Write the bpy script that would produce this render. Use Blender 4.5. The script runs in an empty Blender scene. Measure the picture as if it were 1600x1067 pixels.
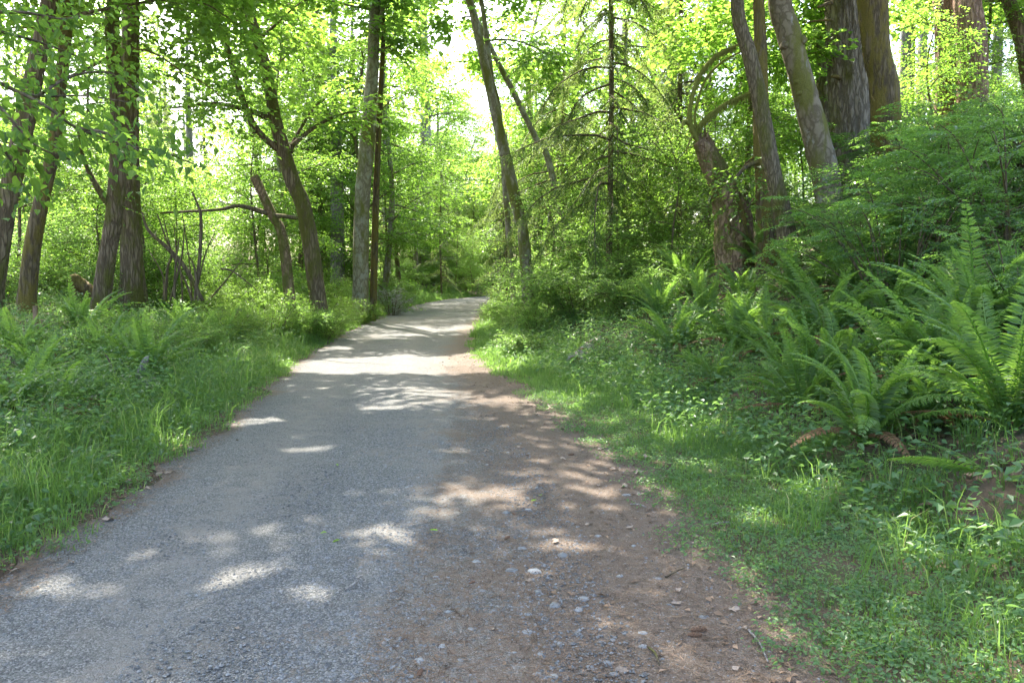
import bpy, math
import numpy as np
from mathutils import Vector, Matrix
R = math.radians
rng = np.random.default_rng(11)
scn = bpy.context.scene
col = scn.collection

# ------------------------------------------------------------------ camera
F = 1244.0; PITCH = math.atan((533.5-445)/F); CAMZ = 1.6
cam_d = bpy.data.cameras.new('camera'); cam = bpy.data.objects.new('camera', cam_d); col.objects.link(cam)
cam.location = (0, 0, CAMZ); cam.rotation_euler = (R(90)-PITCH, 0, 0)
cam_d.sensor_width = 36; cam_d.lens = 36*F/1600; cam_d.clip_start = .05; cam_d.clip_end = 2000
scn.camera = cam

# ------------------------------------------------------------------ light
SUN_AZ, SUN_EL = R(-24), R(53)
SUN = np.array([math.sin(SUN_AZ)*math.cos(SUN_EL), math.cos(SUN_AZ)*math.cos(SUN_EL), math.sin(SUN_EL)])
w = bpy.data.worlds.new('World'); scn.world = w; w.use_nodes = True
nt = w.node_tree; bg = nt.nodes['Background']
sky = nt.nodes.new('ShaderNodeTexSky'); sky.sky_type = 'NISHITA'; sky.sun_disc = False
sky.sun_elevation = SUN_EL; sky.sun_rotation = SUN_AZ; sky.air_density = 1.0; sky.dust_density = 4.0; sky.ozone_density = .35
nt.links.new(sky.outputs[0], bg.inputs[0]); bg.inputs[1].default_value = .15
sd = bpy.data.lights.new('sun', 'SUN'); so = bpy.data.objects.new('sun', sd); col.objects.link(so)
sd.energy = 3.4; sd.angle = R(.5); sd.color = (1, .94, .84)
so.rotation_euler = Vector(SUN).to_track_quat('Z', 'Y').to_euler(); so.location = (0, 0, 40)
scn.view_settings.view_transform = 'Standard'; scn.view_settings.look = 'None'
scn.view_settings.exposure = 2.72; scn.view_settings.gamma = 1; scn.view_settings.use_curve_mapping = False
cy = scn.cycles
cy.use_denoising = True
try: cy.denoiser = 'OPENIMAGEDENOISE'; cy.denoising_prefilter = 'ACCURATE'
except Exception: pass
cy.max_bounces = 10; cy.diffuse_bounces = 7; cy.glossy_bounces = 2; cy.transmission_bounces = 5
cy.sample_clamp_indirect = 6; cy.use_adaptive_sampling = False
cy.caustics_reflective = False; cy.caustics_refractive = False

# ------------------------------------------------------------------ place: pixel of the 1600 px photograph -> point
cP, sP = math.cos(PITCH), math.sin(PITCH)
def ray(px, py):
    xc = (px-800)/F; yc = (533.5-py)/F
    d = np.array([xc, cP+yc*sP, -sP+yc*cP]); return d/d[1]
def at(px, py, Y):
    d = ray(px, py); return np.array([0, 0, CAMZ])+d*Y
def zroad(y): return .018*np.maximum(0, np.asarray(y, float)-15)**1.02
def flat(px, py):
    d = ray(px, py); Y = np.linspace(1.5, 120, 6000)
    z = CAMZ+d[2]*Y; i = np.argmax(z < zroad(Y)); return d[0]*Y[i], Y[i]
LE = [flat(*p) for p in [(0,905),(80,850),(170,790),(255,727),(340,670),(408,612),(465,562),(530,524),(600,492),(650,476)]]
RE = [flat(*p) for p in [(1330,1067),(1225,960),(1110,830),(1000,735),(900,660),(820,604),(757,576),(735,545),(742,515),(765,484)]]
LE = [(-1.9,-12),(-2.5,1.5)]+LE+[(-4.2,50),(-2.2,56),(3,63),(13,72),(40,90),(70,120)]
RE = [(2.0,-12),(1.5,1.5)]+RE+[(.5,49),(3.2,54),(9,60),(20,68),(44,84),(74,112)]
YS = np.linspace(-12, 110, 2441)
def smooth(e):
    x = np.interp(YS, [p[1] for p in e], [p[0] for p in e]); k = np.hanning(21); k /= k.sum()
    return np.convolve(np.pad(x, 10, mode='edge'), k, 'valid')
XL, XR = smooth(LE), smooth(RE)
def xl(y): return np.interp(y, YS, XL)
def xr(y): return np.interp(y, YS, XR)
def wob(x, y): return np.sin(x*1.7+y*.6)*np.cos(y*1.3-x*.5)+.5*np.sin(x*3.9-y*2.7+1)+.35*np.cos(x*6.1+y*5.3)
def terrain(x, y):
    x = np.asarray(x, float); y = np.asarray(y, float)
    dl = np.maximum(0, xl(y)-x); dr = np.maximum(0, x-xr(y))
    z = zroad(np.clip(y, -50, 75))
    z = z + .05*np.minimum(dl, 1.0)+.22*np.clip(dl-.8, 0, 4.5)+.06*np.clip(dl-5.3, 0, 40)
    far = np.clip((60-y)/30, 0.25, 1)
    z = z + .07*np.minimum(dr, 1.2)+far*(.40*np.clip(dr-1.2, 0, 8)+.15*np.clip(dr-9.2, 0, 40))
    z = z + .05*wob(x, y)*np.clip((dl+dr-.4)/1.2, 0, 1)
    return z
def gp(px, py, dmin=2.2):
    d = ray(px, py); Y = np.linspace(dmin, 90, 8000)
    P = np.array([0, 0, CAMZ])+d*Y[:, None]
    h = P[:, 2] < terrain(P[:, 0], P[:, 1])
    i = int(np.argmax(h)) if h.any() else len(Y)-1
    q = P[i].copy(); q[2] = terrain(q[0], q[1]); return q

# ------------------------------------------------------------------ object helpers
def tag(o, label=None, cat=None, group=None, kind=None):
    if label: o['label'] = label
    if cat: o['category'] = cat
    if group: o['group'] = group
    if kind: o['kind'] = kind
    return o
def empty(name, loc, label, cat, group=None, rz=0, s=1):
    o = bpy.data.objects.new(name, None); col.objects.link(o); o.empty_display_size = .2
    o.location = loc; o.rotation_euler = (0, 0, rz); o.scale = (s, s, s)
    return tag(o, label, cat, group)
def link(name, me, parent=None, kind=None, loc=(0,0,0), rot=(0,0,0), s=1):
    o = bpy.data.objects.new(name, me); col.objects.link(o)
    o.location = loc; o.rotation_euler = rot
    o.scale = (s, s, s) if np.isscalar(s) else s
    if parent: o.parent = parent
    if kind: o['kind'] = kind
    return o
def copy_tree(o, parent=None):
    c = o.copy(); col.objects.link(c); c.parent = parent
    for ch in o.children: copy_tree(ch, c)
    return c
class Geo:
    def __init__(s): s.V = []; s.T = []; s.A = []; s.M = []; s.n = 0
    def add(s, V, T, tint=.5, mi=0):
        V = np.asarray(V, float).reshape(-1, 3); T = np.asarray(T, int).reshape(-1, 3)
        if not len(V): return
        s.V.append(V); s.T.append(T+s.n); s.A.append(np.broadcast_to(np.asarray(tint, float), (len(V),)))
        s.M.append(np.full(len(T), mi)); s.n += len(V)
    def mesh(s, name, mats, smooth=False, off=None):
        V = np.concatenate(s.V); T = np.concatenate(s.T); A = np.concatenate(s.A); M = np.concatenate(s.M)
        if off is not None: V = V-np.asarray(off)
        me = bpy.data.meshes.new(name); me.vertices.add(len(V)); me.vertices.foreach_set('co', V.astype(np.float32).ravel())
        me.loops.add(len(T)*3); me.loops.foreach_set('vertex_index', T.astype(np.int32).ravel())
        me.polygons.add(len(T)); me.polygons.foreach_set('loop_start', np.arange(0, len(T)*3, 3, dtype=np.int32))
        a = me.attributes.new('tint', 'FLOAT', 'POINT'); a.data.foreach_set('value', A.astype(np.float32))
        for m in (mats if isinstance(mats, (list, tuple)) else [mats]): me.materials.append(m)
        if M.any(): me.polygons.foreach_set('material_index', M.astype(np.int32))
        me.polygons.foreach_set('use_smooth', np.full(len(T), smooth))
        me.update(calc_edges=True); me.validate(); return me
def nrm(v): return v/np.maximum(1e-9, np.linalg.norm(v, axis=-1, keepdims=True))
def curve(pts, n):
    p = np.asarray(pts, float)
    if len(p) == 2: return p[0]+(p[1]-p[0])*np.linspace(0, 1, n)[:, None]
    q = np.vstack([2*p[0]-p[1], p, 2*p[-1]-p[-2]]); u = np.linspace(0, len(p)-1-1e-6, n); i = u.astype(int); t = (u-i)[:, None]
    a, b, c, d = q[i], q[i+1], q[i+2], q[i+3]
    return .5*(2*b+(c-a)*t+(2*a-5*b+4*c-d)*t**2+(3*b-a-3*c+d)*t**3)
def tube(g, pts, rad, nseg=8, n=None, lump=0., flare=0., tint=.5, ridges=0, mi=0, cap=True, rs=None):
    rs = rs or rng
    n = n or max(3, 3*len(pts)); P = curve(pts, n); rad = np.interp(np.linspace(0, 1, n), np.linspace(0, 1, len(rad)), rad)
    T = nrm(np.gradient(P, axis=0)); ref = np.array([0, 1, 0.]) if abs(T[:, 1]).mean() < .8 else np.array([1., 0, 0])
    S = nrm(np.cross(T, ref)); B = np.cross(T, S); a = np.linspace(0, 2*np.pi, nseg, endpoint=False)
    r = rad[:, None]*np.ones((1, nseg))
    if lump:
        ph = rs.uniform(0, 6, 6); z = np.linspace(0, 1, n)[:, None]*n*.35
        r = r*(1+lump*(np.sin(2*a+ph[0]+z*.6)*.5+np.sin(3*a+ph[1]-z*.9)*.4+np.sin(5*a+ph[2]+z*1.7)*.25+rs.normal(0, .25, r.shape)))
    if ridges: 
        z = np.linspace(0, 1, n)[:, None]
        r = r*(1+.055*np.sign(np.sin(a*ridges+2.2*np.sin(z*31+a*3)))*np.abs(np.sin(a*ridges+2.2*np.sin(z*31+a*3)))**.5+rs.normal(0, .012, r.shape))
    if flare:
        h = np.linalg.norm(P-P[0], axis=1)[:, None]/max(1e-6, rad[0])
        r = r*(1+flare*np.exp(-h*.55)*(1+.35*np.sin(5*a+rs.uniform(0, 6))))
    V = P[:, None]+r[..., None]*(np.cos(a)[None, :, None]*S[:, None]+np.sin(a)[None, :, None]*B[:, None])
    i = np.arange(n-1)[:, None]*nseg; j = np.arange(nseg)[None]; j2 = (j+1) % nseg
    q = np.stack([i+j, i+j2, i+nseg+j2, i+nseg+j], -1).reshape(-1, 4)
    Tt = np.vstack([q[:, [0, 1, 2]], q[:, [0, 2, 3]]]); V = V.reshape(-1, 3)
    if cap:
        V = np.vstack([V, P[-1]+T[-1]*rad[-1]*.3]); k = len(V)-1; b = (n-1)*nseg
        Tt = np.vstack([Tt, np.stack([b+np.arange(nseg), b+(np.arange(nseg)+1) % nseg, np.full(nseg, k)], -1)])
    g.add(V, Tt, tint, mi); return P
def leaves(g, P, A, N, L, W, tint, six=False, fold=.18, droop=.12, mi=0):
    n = len(P)
    if not n: return
    L = np.broadcast_to(L, (n,))[:, None]; W = np.broadcast_to(W, (n,))[:, None]; tint = np.broadcast_to(tint, (n,))
    A = nrm(A); N = nrm(N-A*np.sum(N*A, 1, keepdims=True)); S = np.cross(N, A)
    if six:
        def v(u, s, h): return P+A*L*u+S*W*s+N*(W*h)
        V = np.stack([P, v(.3, .5, fold), v(.68, .33, fold*.5), P+A*L-N*L*droop, v(.68, -.33, fold*.5), v(.3, -.5, fold)], 1)
        f = np.array([[0,1,2],[0,2,3],[0,3,4],[0,4,5]]); k = 6
    else:
        V = np.stack([P, P+A*L*.45+S*W*.5+N*W*fold, P+A*L-N*L*droop, P+A*L*.45-S*W*.5+N*W*fold], 1)
        f = np.array([[0,1,2],[0,2,3]]); k = 4
    T = (np.arange(n)[:, None, None]*k+f[None]).reshape(-1, 3)
    g.add(V.reshape(-1, 3), T, np.repeat(tint, k), mi)
def sprays(P0, D, ln, k, droop=.15, ang=.8, up=.35, rs=None):
    """k leaves in two ranks along each twig -> positions, axes, normals, twig parameter"""
    rs = rs or rng
    M = len(P0); D = nrm(D); ln = np.broadcast_to(ln, (M,))
    t = ((np.arange(k)+.6)/k)[None]+rs.normal(0, .25/k, (M, k))
    sgn = np.where(np.arange(k) % 2 == 0, 1., -1.)[None, :, None]
    S = nrm(np.cross(D, np.array([0, 0, 1.])+rs.normal(0, .12, (M, 3))))
    P = P0[:, None]+D[:, None]*(ln[:, None]*t)[..., None]; P[..., 2] -= droop*ln[:, None]*t**2
    A = S[:, None]*sgn*ang+D[:, None]*(.55+.5*t[..., None])+rs.normal(0, .22, (M, k, 3)); A[..., 2] -= .15
    N = np.array([0, 0, 1.])+rs.normal(0, up, (M, k, 3))
    return P.reshape(-1, 3), A.reshape(-1, 3), N.reshape(-1, 3), t.reshape(-1)

# ------------------------------------------------------------------ materials
def mat(name):
    m = bpy.data.materials.new(name); m.use_nodes = True; t = m.node_tree
    return m, t, t.nodes['Principled BSDF'], t.nodes['Material Output']
def ramp(t, fac, stops):
    r = t.nodes.new('ShaderNodeValToRGB'); e = r.color_ramp.elements
    while len(e) < len(stops): e.new(.5)
    for x, (p, c) in zip(e, stops): x.position = p; x.color = (*c, 1)
    t.links.new(fac, r.inputs[0]); return r.outputs[0]
def nod(t, typ, **kw):
    n = t.nodes.new(typ)
    for k, v in kw.items():
        if k in n.inputs: n.inputs[k].default_value = v
        else: setattr(n, k, v)
    return n
def mapping(t, scale, coord='Object'):
    c = t.nodes.new('ShaderNodeTexCoord'); m = t.nodes.new('ShaderNodeMapping'); m.inputs['Scale'].default_value = scale
    t.links.new(c.outputs[coord], m.inputs[0]); return m.outputs[0]
def noise(t, vec, scale, detail=5, rough=.6):
    n = nod(t, 'ShaderNodeTexNoise', Scale=scale, Detail=detail, Roughness=rough)
    if vec is not None: t.links.new(vec, n.inputs['Vector'])
    return n.outputs['Fac']
def mix(t, f, a, b, typ='MIX'):
    m = t.nodes.new('ShaderNodeMix'); m.data_type = 'RGBA'; m.blend_type = typ
    for s, v in ((0, f), (6, a), (7, b)):
        if hasattr(v, 'links'): t.links.new(v, m.inputs[s])
        else: m.inputs[s].default_value = v if s == 0 else (*v, 1)
    return m.outputs[2]
def math_(t, op, a, b=0., clamp=False):
    m = t.nodes.new('ShaderNodeMath'); m.operation = op; m.use_clamp = clamp
    for s, v in ((0, a), (1, b)):
        if hasattr(v, 'links'): t.links.new(v, m.inputs[s])
        else: m.inputs[s].default_value = v
    return m.outputs[0]
def sstep(t, v, a, b):
    m = nod(t, 'ShaderNodeMapRange', interpolation_type='SMOOTHSTEP'); m.inputs[1].default_value = a; m.inputs[2].default_value = b
    t.links.new(v, m.inputs[0]); return m.outputs[0]
def bump(t, p, h, s=.4, d=.02):
    b = nod(t, 'ShaderNodeBump', Strength=s, Distance=d); t.links.new(h, b.inputs['Height']); t.links.new(b.outputs[0], p.inputs['Normal'])
def leaf_mat(name, stops, trans, tf=.5, rough=.42, spec=.5):
    m, t, p, o = mat(name)
    a = nod(t, 'ShaderNodeAttribute', attribute_name='tint')
    oi = t.nodes.new('ShaderNodeObjectInfo')
    f = math_(t, 'ADD', a.outputs['Fac'], math_(t, 'MULTIPLY', math_(t, 'SUBTRACT', oi.outputs['Random'], .5), .22), True)
    c = ramp(t, f, stops); t.links.new(c, p.inputs['Base Color'])
    p.inputs['Roughness'].default_value = rough; p.inputs['Specular IOR Level'].default_value = spec
    tr = t.nodes.new('ShaderNodeBsdfTranslucent')
    c2 = ramp(t, f, [(q, tuple(np.array(trans)*k)) for q, k in ((0, .55), (.5, .9), (1, 1.3))]); t.links.new(c2, tr.inputs[0])
    ms = t.nodes.new('ShaderNodeMixShader'); ms.inputs[0].default_value = tf
    t.links.new(p.outputs[0], ms.inputs[1]); t.links.new(tr.outputs[0], ms.inputs[2]); t.links.new(ms.outputs[0], o.inputs[0])
    return m
MAPLE = leaf_mat('maple_leaf', [(0,(.05,.105,.02)),(.5,(.085,.165,.03)),(1,(.14,.215,.04))], (.33,.57,.07), .54)
UNDER = leaf_mat('understory_leaf', [(0,(.06,.12,.03)),(.5,(.095,.18,.045)),(1,(.15,.23,.065))], (.36,.60,.11), .52)
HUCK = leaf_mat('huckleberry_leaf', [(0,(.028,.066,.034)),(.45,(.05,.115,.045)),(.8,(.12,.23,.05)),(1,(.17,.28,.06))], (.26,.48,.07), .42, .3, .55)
FERN = leaf_mat('fern_leaf', [(0,(.045,.10,.028)),(.5,(.075,.155,.038)),(1,(.12,.2,.045))], (.30,.52,.07), .45, .42)
GRASS = leaf_mat('grass_blade', [(0,(.05,.115,.03)),(.5,(.085,.175,.04)),(.9,(.15,.23,.06)),(1,(.30,.25,.12))], (.30,.52,.09), .45, .45)
COVER = leaf_mat('ground_cover_leaf', [(0,(.045,.105,.04)),(.5,(.075,.16,.06)),(1,(.13,.22,.07))], (.28,.50,.11), .45, .42)
NEEDLE = leaf_mat('conifer_needle', [(0,(.05,.09,.034)),(.5,(.085,.14,.052)),(1,(.13,.18,.06))], (.32,.44,.10), .45, .5, .3)
NEARLEAF = leaf_mat('cherry_leaf', [(0,(.03,.075,.022)),(.5,(.055,.125,.026)),(1,(.12,.19,.035))], (.30,.52,.06), .48, .5, .25)
PALE = leaf_mat('pale_leaf', [(0,(.22,.22,.18)),(.5,(.36,.35,.30)),(1,(.5,.48,.42))], (.4,.4,.33), .35, .6)
DRYFERN = leaf_mat('dry_frond', [(0,(.12,.07,.035)),(.5,(.19,.115,.06)),(1,(.27,.17,.09))], (.2,.11,.05), .3, .7, .2)
def bark_mat(name, c0, c1, moss=.35, mscale=1.6, fur=(9, 9, 1.3), bs=.6, bd=.03, mossc=((.07,.075,.02),(.19,.18,.05)), pale=0., crack=.62):
    m, t, p, o = mat(name); v = mapping(t, fur); n1 = noise(t, v, 1.6, 8, .65)
    vo = nod(t, 'ShaderNodeTexVoronoi', feature='DISTANCE_TO_EDGE', Scale=1.5)
    add = t.nodes.new('ShaderNodeVectorMath'); t.links.new(v, add.inputs[0])
    nn = nod(t, 'ShaderNodeTexNoise', Scale=2., Detail=3.); t.links.new(v, nn.inputs['Vector']); t.links.new(nn.outputs['Color'], add.inputs[1])
    t.links.new(add.outputs[0], vo.inputs['Vector'])
    e = sstep(t, vo.outputs['Distance'], 0, .22)
    h = math_(t, 'ADD', math_(t, 'MULTIPLY', e, .6), n1)
    c = mix(t, n1, c0, c1); c = mix(t, e, tuple(np.array(c0)*crack+np.array(c1)*(.9-crack)*.5), c)
    v2 = mapping(t, (mscale, mscale, mscale*.35))
    if pale:
        pm = sstep(t, noise(t, mapping(t, (2.2, 2.2, 1.4)), 2.2, 4, .6), .62-pale*.2, .70-pale*.2)
        c = mix(t, math_(t, 'MULTIPLY', pm, .7), c, (.32, .31, .28))
    mf = sstep(t, noise(t, v2, 1.7, 6, .62), .66-moss*.45, .84-moss*.45)
    fine = noise(t, mapping(t, (1, 1, .5)), 55, 3, .7)
    mc = mix(t, fine, mossc[0], mossc[1]); c = mix(t, mf, c, mc)
    t.links.new(c, p.inputs['Base Color']); p.inputs['Roughness'].default_value = .95; p.inputs['Specular IOR Level'].default_value = .15
    h2 = math_(t, 'ADD', h, math_(t, 'MULTIPLY', mf, math_(t, 'MULTIPLY', fine, .7)))
    bump(t, p, h2, bs, bd); return m
B_MAPLE = bark_mat('maple_bark', (.12,.088,.056), (.30,.235,.16), .5, bs=1., bd=.05)
B_SMOOTH = bark_mat('mottled_bark', (.14,.113,.074), (.30,.25,.18), .46, 1.3, (3, 3, 2.2), .35, .02, pale=.15, crack=.85)
B_ALDER = bark_mat('alder_bark', (.18,.15,.115), (.38,.335,.275), .46, 1.4, (4, 4, 2.5), .35, .02, pale=.5, crack=.85)
B_MOSS = bark_mat('mossy_bark', (.07,.055,.035), (.25,.195,.13), .6, 2.6, bs=.9, mossc=((.085,.075,.022),(.23,.18,.055)))
B_GREEN = bark_mat('green_moss', (.14,.12,.06), (.22,.19,.09), 1.1, 4., mossc=((.09,.10,.02),(.24,.25,.055)))
B_FIR = bark_mat('fir_bark', (.13,.112,.083), (.40,.345,.265), .3, 1., (7, 7, 1.6), 1., .06, crack=.45)
B_REDFIR = bark_mat('brown_fir_bark', (.17,.105,.07), (.42,.29,.205), .12, 1., (6, 6, 1.4), 1., .06, crack=.45)
B_SLIM = bark_mat('slim_bark', (.13,.103,.064), (.28,.225,.15), .45, 1.6, (14, 14, 2.6), 1., .04)
B_FAR = bark_mat('grey_bark', (.18,.165,.15), (.36,.335,.31), .12, 1., (6, 6, 1.2), .5, .03)
B_TWIG = bark_mat('twig_bark', (.09,.07,.045), (.20,.16,.105), .3, 3.)
B_SNAG = bark_mat('rotting_bark', (.16,.105,.065), (.40,.28,.18), .5, 2.2, (6, 6, 2.5), 1., .05)
B_DEAD = bark_mat('weathered_wood', (.20,.18,.16), (.42,.40,.37), .2, 2., (14, 14, 3), .5, .02)
def simple(name, c0, c1, scale=20, rough=.9, bs=.3, tint=False, spec=.25):
    m, t, p, o = mat(name); n = noise(t, mapping(t, (1, 1, 1)), scale, 5)
    c = mix(t, sstep(t, n, .3, .7), c0, c1)
    if tint:
        a = nod(t, 'ShaderNodeAttribute', attribute_name='tint'); oi = t.nodes.new('ShaderNodeObjectInfo')
        k = math_(t, 'ADD', math_(t, 'MULTIPLY', a.outputs['Fac'], .9), math_(t, 'MULTIPLY', oi.outputs['Random'], .4)); k = math_(t, 'ADD', k, .4)
        cc = t.nodes.new('ShaderNodeCombineColor')
        for i in range(3): t.links.new(k, cc.inputs[i])
        c = mix(t, 1., c, cc.outputs[0], 'MULTIPLY')
    t.links.new(c, p.inputs['Base Color']); p.inputs['Roughness'].default_value = rough; p.inputs['Specular IOR Level'].default_value = spec
    bump(t, p, n, bs, .01); return m
STONE = simple('river_stone', (.14,.146,.146), (.25,.252,.242), 35, .8, .25, True)
GRAVEL = simple('gravel_stone', (.10,.103,.102), (.24,.24,.228), 90, .8, .2, True)
DRYLEAF = simple('dry_leaf', (.17,.125,.09), (.36,.29,.225), 40, .8, .3, True)
LITTER = simple('needle_litter', (.07,.046,.03), (.24,.165,.11), 12, .9, .1, True)
FLOORLEAF = simple('floor_leaf_litter', (.12,.08,.05), (.25,.17,.11), 12, .9, .1, True)
CONE = simple('cone_scale', (.11,.06,.035), (.22,.135,.085), 60, .85, .3, True)
CUT = simple('pale_wood', (.35,.30,.22), (.52,.47,.38), 25, .85, .3)
# forest floor
SOIL, t, p, o = mat('forest_floor'); v = mapping(t, (1, 1, 1))
n1 = noise(t, v, 1.3, 6, .6); n2 = noise(t, v, 30, 6, .7)
c = mix(t, n2, (.05,.035,.022), (.17,.115,.075)); c = mix(t, sstep(t, n1, .45, .65), c, (.05,.07,.02))
t.links.new(c, p.inputs['Base Color']); p.inputs['Roughness'].default_value = 1; bump(t, p, n2, .8, .04)
# road: blue-grey crushed gravel, brown needle-covered right side
ROAD, t, p, o = mat('gravel_road'); v = mapping(t, (1, 1, 1))
at_r = nod(t, 'ShaderNodeAttribute', attribute_name='brown')
big = noise(t, v, 1.1, 6, .62); mid = noise(t, v, 5., 6, .65); fine = noise(t, v, 160, 3, .7)
vo = nod(t, 'ShaderNodeTexVoronoi', Scale=125.); t.links.new(v, vo.inputs['Vector'])
vo2 = nod(t, 'ShaderNodeTexVoronoi', Scale=26.); t.links.new(v, vo2.inputs['Vector'])
sep = t.nodes.new('ShaderNodeSeparateColor'); t.links.new(vo.outputs['Color'], sep.inputs[0])
sep2 = t.nodes.new('ShaderNodeSeparateColor'); t.links.new(vo2.outputs['Color'], sep2.inputs[0])
g1 = ramp(t, sep.outputs[0], [(0,(.026,.026,.026)),(.3,(.09,.089,.083)),(.7,(.165,.163,.15)),(1,(.37,.36,.335))])
g2 = ramp(t, fine, [(.3,(.07,.071,.068)),(.7,(.175,.172,.16))])
gr = mix(t, .35, g1, g2)
fines = sstep(t, math_(t, 'ADD', math_(t, 'MULTIPLY', big, .6), math_(t, 'MULTIPLY', mid, .4)), .5, .66)
gr = mix(t, math_(t, 'MULTIPLY', fines, .55), gr, (.20,.18,.15))
stn = math_(t, 'MULTIPLY', sstep(t, sep2.outputs[1], .80, .83), sstep(t, math_(t, 'SUBTRACT', .55, vo2.outputs['Distance']), 0, .12))
gr = mix(t, math_(t, 'MULTIPLY', stn, .35), gr, (.22,.225,.222))
nd = noise(t, mapping(t, (60, 200, 60)), 1., 4, .7); nd2 = noise(t, mapping(t, (210, 70, 60)), 1., 4, .7)
br = mix(t, math_(t, 'MAXIMUM', nd, nd2), (.05,.035,.025), (.24,.176,.127))
br = mix(t, math_(t, 'MULTIPLY', sstep(t, sep.outputs[1], .86, .9), .7), br, (.24,.21,.18))
bf = math_(t, 'ADD', at_r.outputs['Fac'], math_(t, 'ADD', math_(t, 'MULTIPLY', math_(t, 'SUBTRACT', big, .5), 1.3), math_(t, 'MULTIPLY', math_(t, 'SUBTRACT', mid, .5), 1.1)))
fs = noise(t, v, 34, 4, .7)
bf = math_(t, 'ADD', bf, math_(t, 'MULTIPLY', math_(t, 'SUBTRACT', fs, .5), 1.6))
bf = math_(t, 'MULTIPLY', sstep(t, bf, .2, .75), .92)
lat = nod(t, 'ShaderNodeAttribute', attribute_name='lat'); lw = math_(t, 'ADD', lat.outputs['Fac'], math_(t, 'MULTIPLY', math_(t, 'SUBTRACT', big, .5), .16))
tr1 = math_(t, 'SUBTRACT', 1., math_(t, 'MULTIPLY', math_(t, 'ABSOLUTE', math_(t, 'SUBTRACT', lw, .22)), 9.), True); tr2 = math_(t, 'SUBTRACT', 1., math_(t, 'MULTIPLY', math_(t, 'ABSOLUTE', math_(t, 'SUBTRACT', lw, .56)), 9.), True)
trk = math_(t, 'MULTIPLY', math_(t, 'MAXIMUM', tr1, tr2), sstep(t, mid, .3, .6))
gr = mix(t, math_(t, 'MULTIPLY', trk, .55), gr, (.225,.205,.175))
c = mix(t, bf, gr, br); t.links.new(c, p.inputs['Base Color']); p.inputs['Roughness'].default_value = .85; p.inputs['Specular IOR Level'].default_value = .3
h = math_(t, 'ADD', math_(t, 'MULTIPLY', vo.outputs['Distance'], -.9), math_(t, 'ADD', math_(t, 'MULTIPLY', fine, .5), math_(t, 'ADD', math_(t, 'MULTIPLY', mid, .8), math_(t, 'MULTIPLY', stn, .4))))
bump(t, p, h, .75, .016)

# ------------------------------------------------------------------ ground and road
def grid_mesh(name, X, Y, Z, m, extra=None):
    ny, nx = X.shape; V = np.stack([X, Y, Z], -1).reshape(-1, 3)
    i = (np.arange(ny-1)[:, None]*nx+np.arange(nx-1)[None]).ravel()
    T = np.vstack([np.stack([i, i+1, i+nx+1], -1), np.stack([i, i+nx+1, i+nx], -1)])
    g = Geo(); g.add(V, T); me = g.mesh(name, m, True)
    if extra is not None:
        a = me.attributes.new('brown', 'FLOAT', 'POINT'); a.data.foreach_set('value', extra.astype(np.float32).ravel())
        a = me.attributes.new('lat', 'FLOAT', 'POINT'); a.data.foreach_set('value', np.broadcast_to(np.linspace(0, 1, nx), (ny, nx)).astype(np.float32).ravel())
    return me
gx = np.concatenate([-np.geomspace(420, 10.3, 34), np.arange(-10, 10.01, .2), np.geomspace(10.3, 420, 34)])
gy = np.concatenate([-np.geomspace(300, 6.3, 16), np.arange(-6, 24, .2), np.geomspace(24, 520, 70)])
GX, GY = np.meshgrid(gx, gy); GZ = terrain(GX, GY)
inside = np.clip(np.minimum(GX-xl(GY), xr(GY)-GX)/.15, 0, 1)*((GY > -12) & (GY < 110))
tag(link('ground', grid_mesh('ground', GX, GY, GZ-.012-.05*inside, SOIL)), kind='structure')
ry = np.concatenate([np.arange(-8, 20, .12), np.arange(20, 90, .35)]); ru = np.linspace(0, 1, 61)
RXL = xl(ry)+.10*np.sin(ry*2.3)+.07*np.sin(ry*5.9+1); RXR = xr(ry)+.05*np.sin(ry*1.9+2)+.04*np.sin(ry*4.7)+.1
RX = RXL[:, None]+(RXR-RXL)[:, None]*ru; RY = np.repeat(ry[:, None], 61, 1)
RZ = zroad(RY)+.012*np.sin(ru*np.pi)[None]-.02*np.exp(-((ru-.25)/.08)**2)[None]-.018*np.exp(-((ru-.68)/.08)**2)[None]+.008*wob(RX*1.3, RY*1.1)*np.sin(ru*np.pi)
bw = np.interp(ry, [-8, 3.2, 5, 8, 13, 18, 30, 90], [1.95, 1.95, 1.85, 1.6, 1.15, .75, .5, .4])
dR = (RXR[:, None]-RX)/bw[:, None]; dL = (RX-RXL[:, None])
brown = np.clip(np.maximum(1.45-dR, .85-dL*2.6), 0, 1.4)*.9
tag(link('gravel_road', grid_mesh('gravel_road', RX, RY, RZ, ROAD, brown)), kind='structure')
def road_z(x, y): 
    u = (x-xl(y))/np.maximum(.1, xr(y)-xl(y))
    return zroad(y)+.012*np.sin(np.clip(u, 0, 1)*np.pi)-.02*np.exp(-((u-.25)/.08)**2)-.018*np.exp(-((u-.68)/.08)**2)+.008*wob(x*1.3, y*1.1)*np.sin(np.clip(u, 0, 1)*np.pi)

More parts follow.
